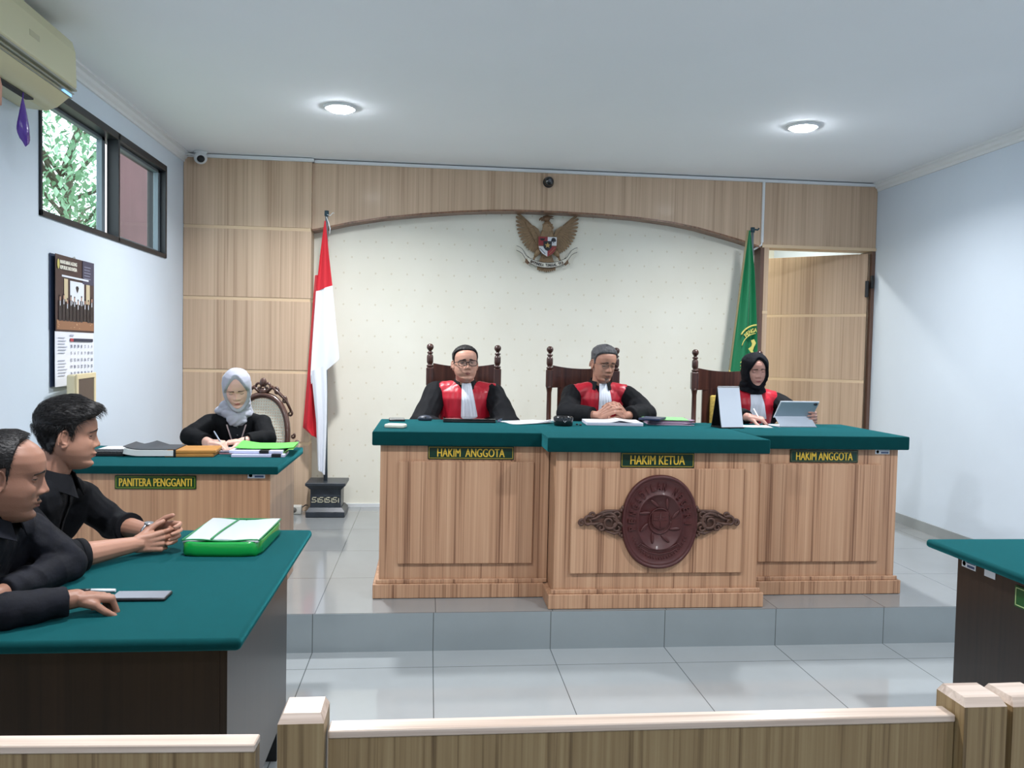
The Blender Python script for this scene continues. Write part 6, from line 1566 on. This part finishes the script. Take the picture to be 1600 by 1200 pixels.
def flow_young(p):
    if p.z > .05: return (.1, 1.0, .12)
    return (0, -.25, -1) if p.y < .0 else (0, .2, -1)
hair_shell(MH, S['face'], [(-.12, -.070), (-.05, -.058), (-.038, -.03), (-.030, .016), (-.004, .026), (.002, -.004), (.014, .0), (.022, .030), (.036, .050), (.055, .060), (.075, .066), (.1, .070)],
           lambda X, Y, Z, s: .005 + .026 * smoothstep(.0, .095, Z) + .014 * smoothstep(.03, .07, Y) * smoothstep(.05, .09, Z), .004, 4, strands=9000, slen=.024, sr=.0004, front=flow_young).obj('hair', M_HB, A2)
nk = g('neck')
collar_band(A2, nk + Vector((0, .008, 0)), .068, .094, .034, -.022, MATS['black_shirt'], 'collar', 20, .9, pts=.03)
w_ = g('wl'); e_ = (w_ - g('el')).normalized(); wc = w_ - e_ * .015
u_ = e_.cross(Vector((0, 0, 1))).normalized(); v_ = u_.cross(e_)

wo = MB().tube([wc + u_ * .0295 * math.cos(a) + v_ * .0275 * math.sin(a) for a in [2 * PI * k / 24 for k in range(25)]], .0055, 8).obj('wristwatch', mat('steel_watch', (170, 172, 176), .25, metal=.8), A2)
MB().tube([wc + v_ * .026 - e_ * .001, wc + v_ * .036], [.017, .016], 20).obj('watch_case', MATS['steel_watch'], wo)
# shirt placket
b = MB(); rows = []
for k in range(10):
    z = nk.z - .06 - .03 * k; h1 = front_hit(tb, nk.x - .014, z); h2 = front_hit(tb, nk.x + .014, z)
    if h1 and h2: rows.append([(h1.x, h1.y + .007, h1.z), (h2.x, h2.y + .007, h2.z)])
if len(rows) > 2: MB().sheet(rows, .003).obj('button_placket', MATS['black_shirt'], A2)
for zt, rr_ in (('er', .24), ('el', .42)):
    p0 = g(zt); p1 = g('w' + zt[1]); c_ = p0.lerp(p1, rr_ - .07); c2_ = p0.lerp(p1, rr_ + .02)
    MB().tube([c_, c_.lerp(c2_, .5), c2_], [.056, .0565, .055], 24).obj('rolled_cuff', MATS['black_shirt'], A2)

# --- nearer man with receding hair
S = dict(skin=SKIN_M1, voxel=.0032, head=(-1.176, 2.425, 1.145), head_rot=(13, 7, 0), head_scale=1.05, face=dict(jaw=1.10, cheek=1.08, nose=1.12, wing=1.4, lip=1.5), neck=(-1.240, 2.425, 1.045), pelvis=(-1.44, 2.40, .54), wide=.20, depth=.12,
         sr=(-1.315, 2.235, .985), sl=(-1.210, 2.595, .965), er=(-1.235, 2.085, .826), el=(-1.105, 2.645, .838), wr=(-.940, 2.300, .832), wl=(-1.175, 2.375, .822), neck_r=.062,
         hands=dict(r=dict(d=(.80, .56, -.16), n=(.1, 0, -1), side=-1, curl=((62, 75, 40), (64, 75, 40), (68, 75, 40), (70, 72, 40)), thumb=(.7, .35, .45), sc=.95, spread=.4), l=dict(d=(-.9, -.2, -.08), n=(0, 0, -1), side=1, curl=(22, 28, 16), sc=.95)),
         eye=(6, -9), gaze=(0, -3), brow=(34, 26, 24), cloth=dict(name='shirt', mat=mat('dark_navy_shirt', (13, 15, 24), .8, spec=.25, bump=(90, .15), var=(22, .35)), arm=(.062, .055, .041), noise=(.007, 11, (1, 1, .7), 11), tnoise=(.003, 9, (1, 1, .6), 3), hips=.18, cuff=.93, sh_r=.062, belly=.02, smooth=4, neck_dz=-.02))
A1, body, bv, MH, tm, tb, cl, g = person('person with receding hair and moustache in dark navy shirt at the left edge', (-1.44, 2.40, 0), math.radians(-90 + 6), S)
hair_shell(MH, S['face'], [(-.12, -.075), (-.05, -.058), (-.038, -.03), (-.030, .018), (.002, .028), (.005, -.010), (.010, -.008), (.013, .030), (.015, .062), (.02, .088), (.03, .1), (.045, .103), (.060, .099), (.075, .094), (.1, .1)],
           lambda X, Y, Z, s: .004 + .010 * smoothstep(.0, .10, Z), 0.0012, 8, strands=6000, slen=.010, sr=.00035, front=flow_young).obj('hair', M_HB, A1)
nk = g('neck')
collar_band(A1, nk + Vector((0, .005, 0)), .070, .094, .024, -.022, MATS['dark_navy_shirt'], 'collar', 24, .6, pts=.03)
gp = [[(x, z + .0025 * abs(x) / .02 * -1) for x in [-.020 + .004 * k for k in range(11)]] for z in (-.0525, -.0555, -.0575)]
conform_patch(bv, MH, gp, .0002, .0012).obj('moustache', mat('thin_moustache', (52, 38, 34), .8), body)
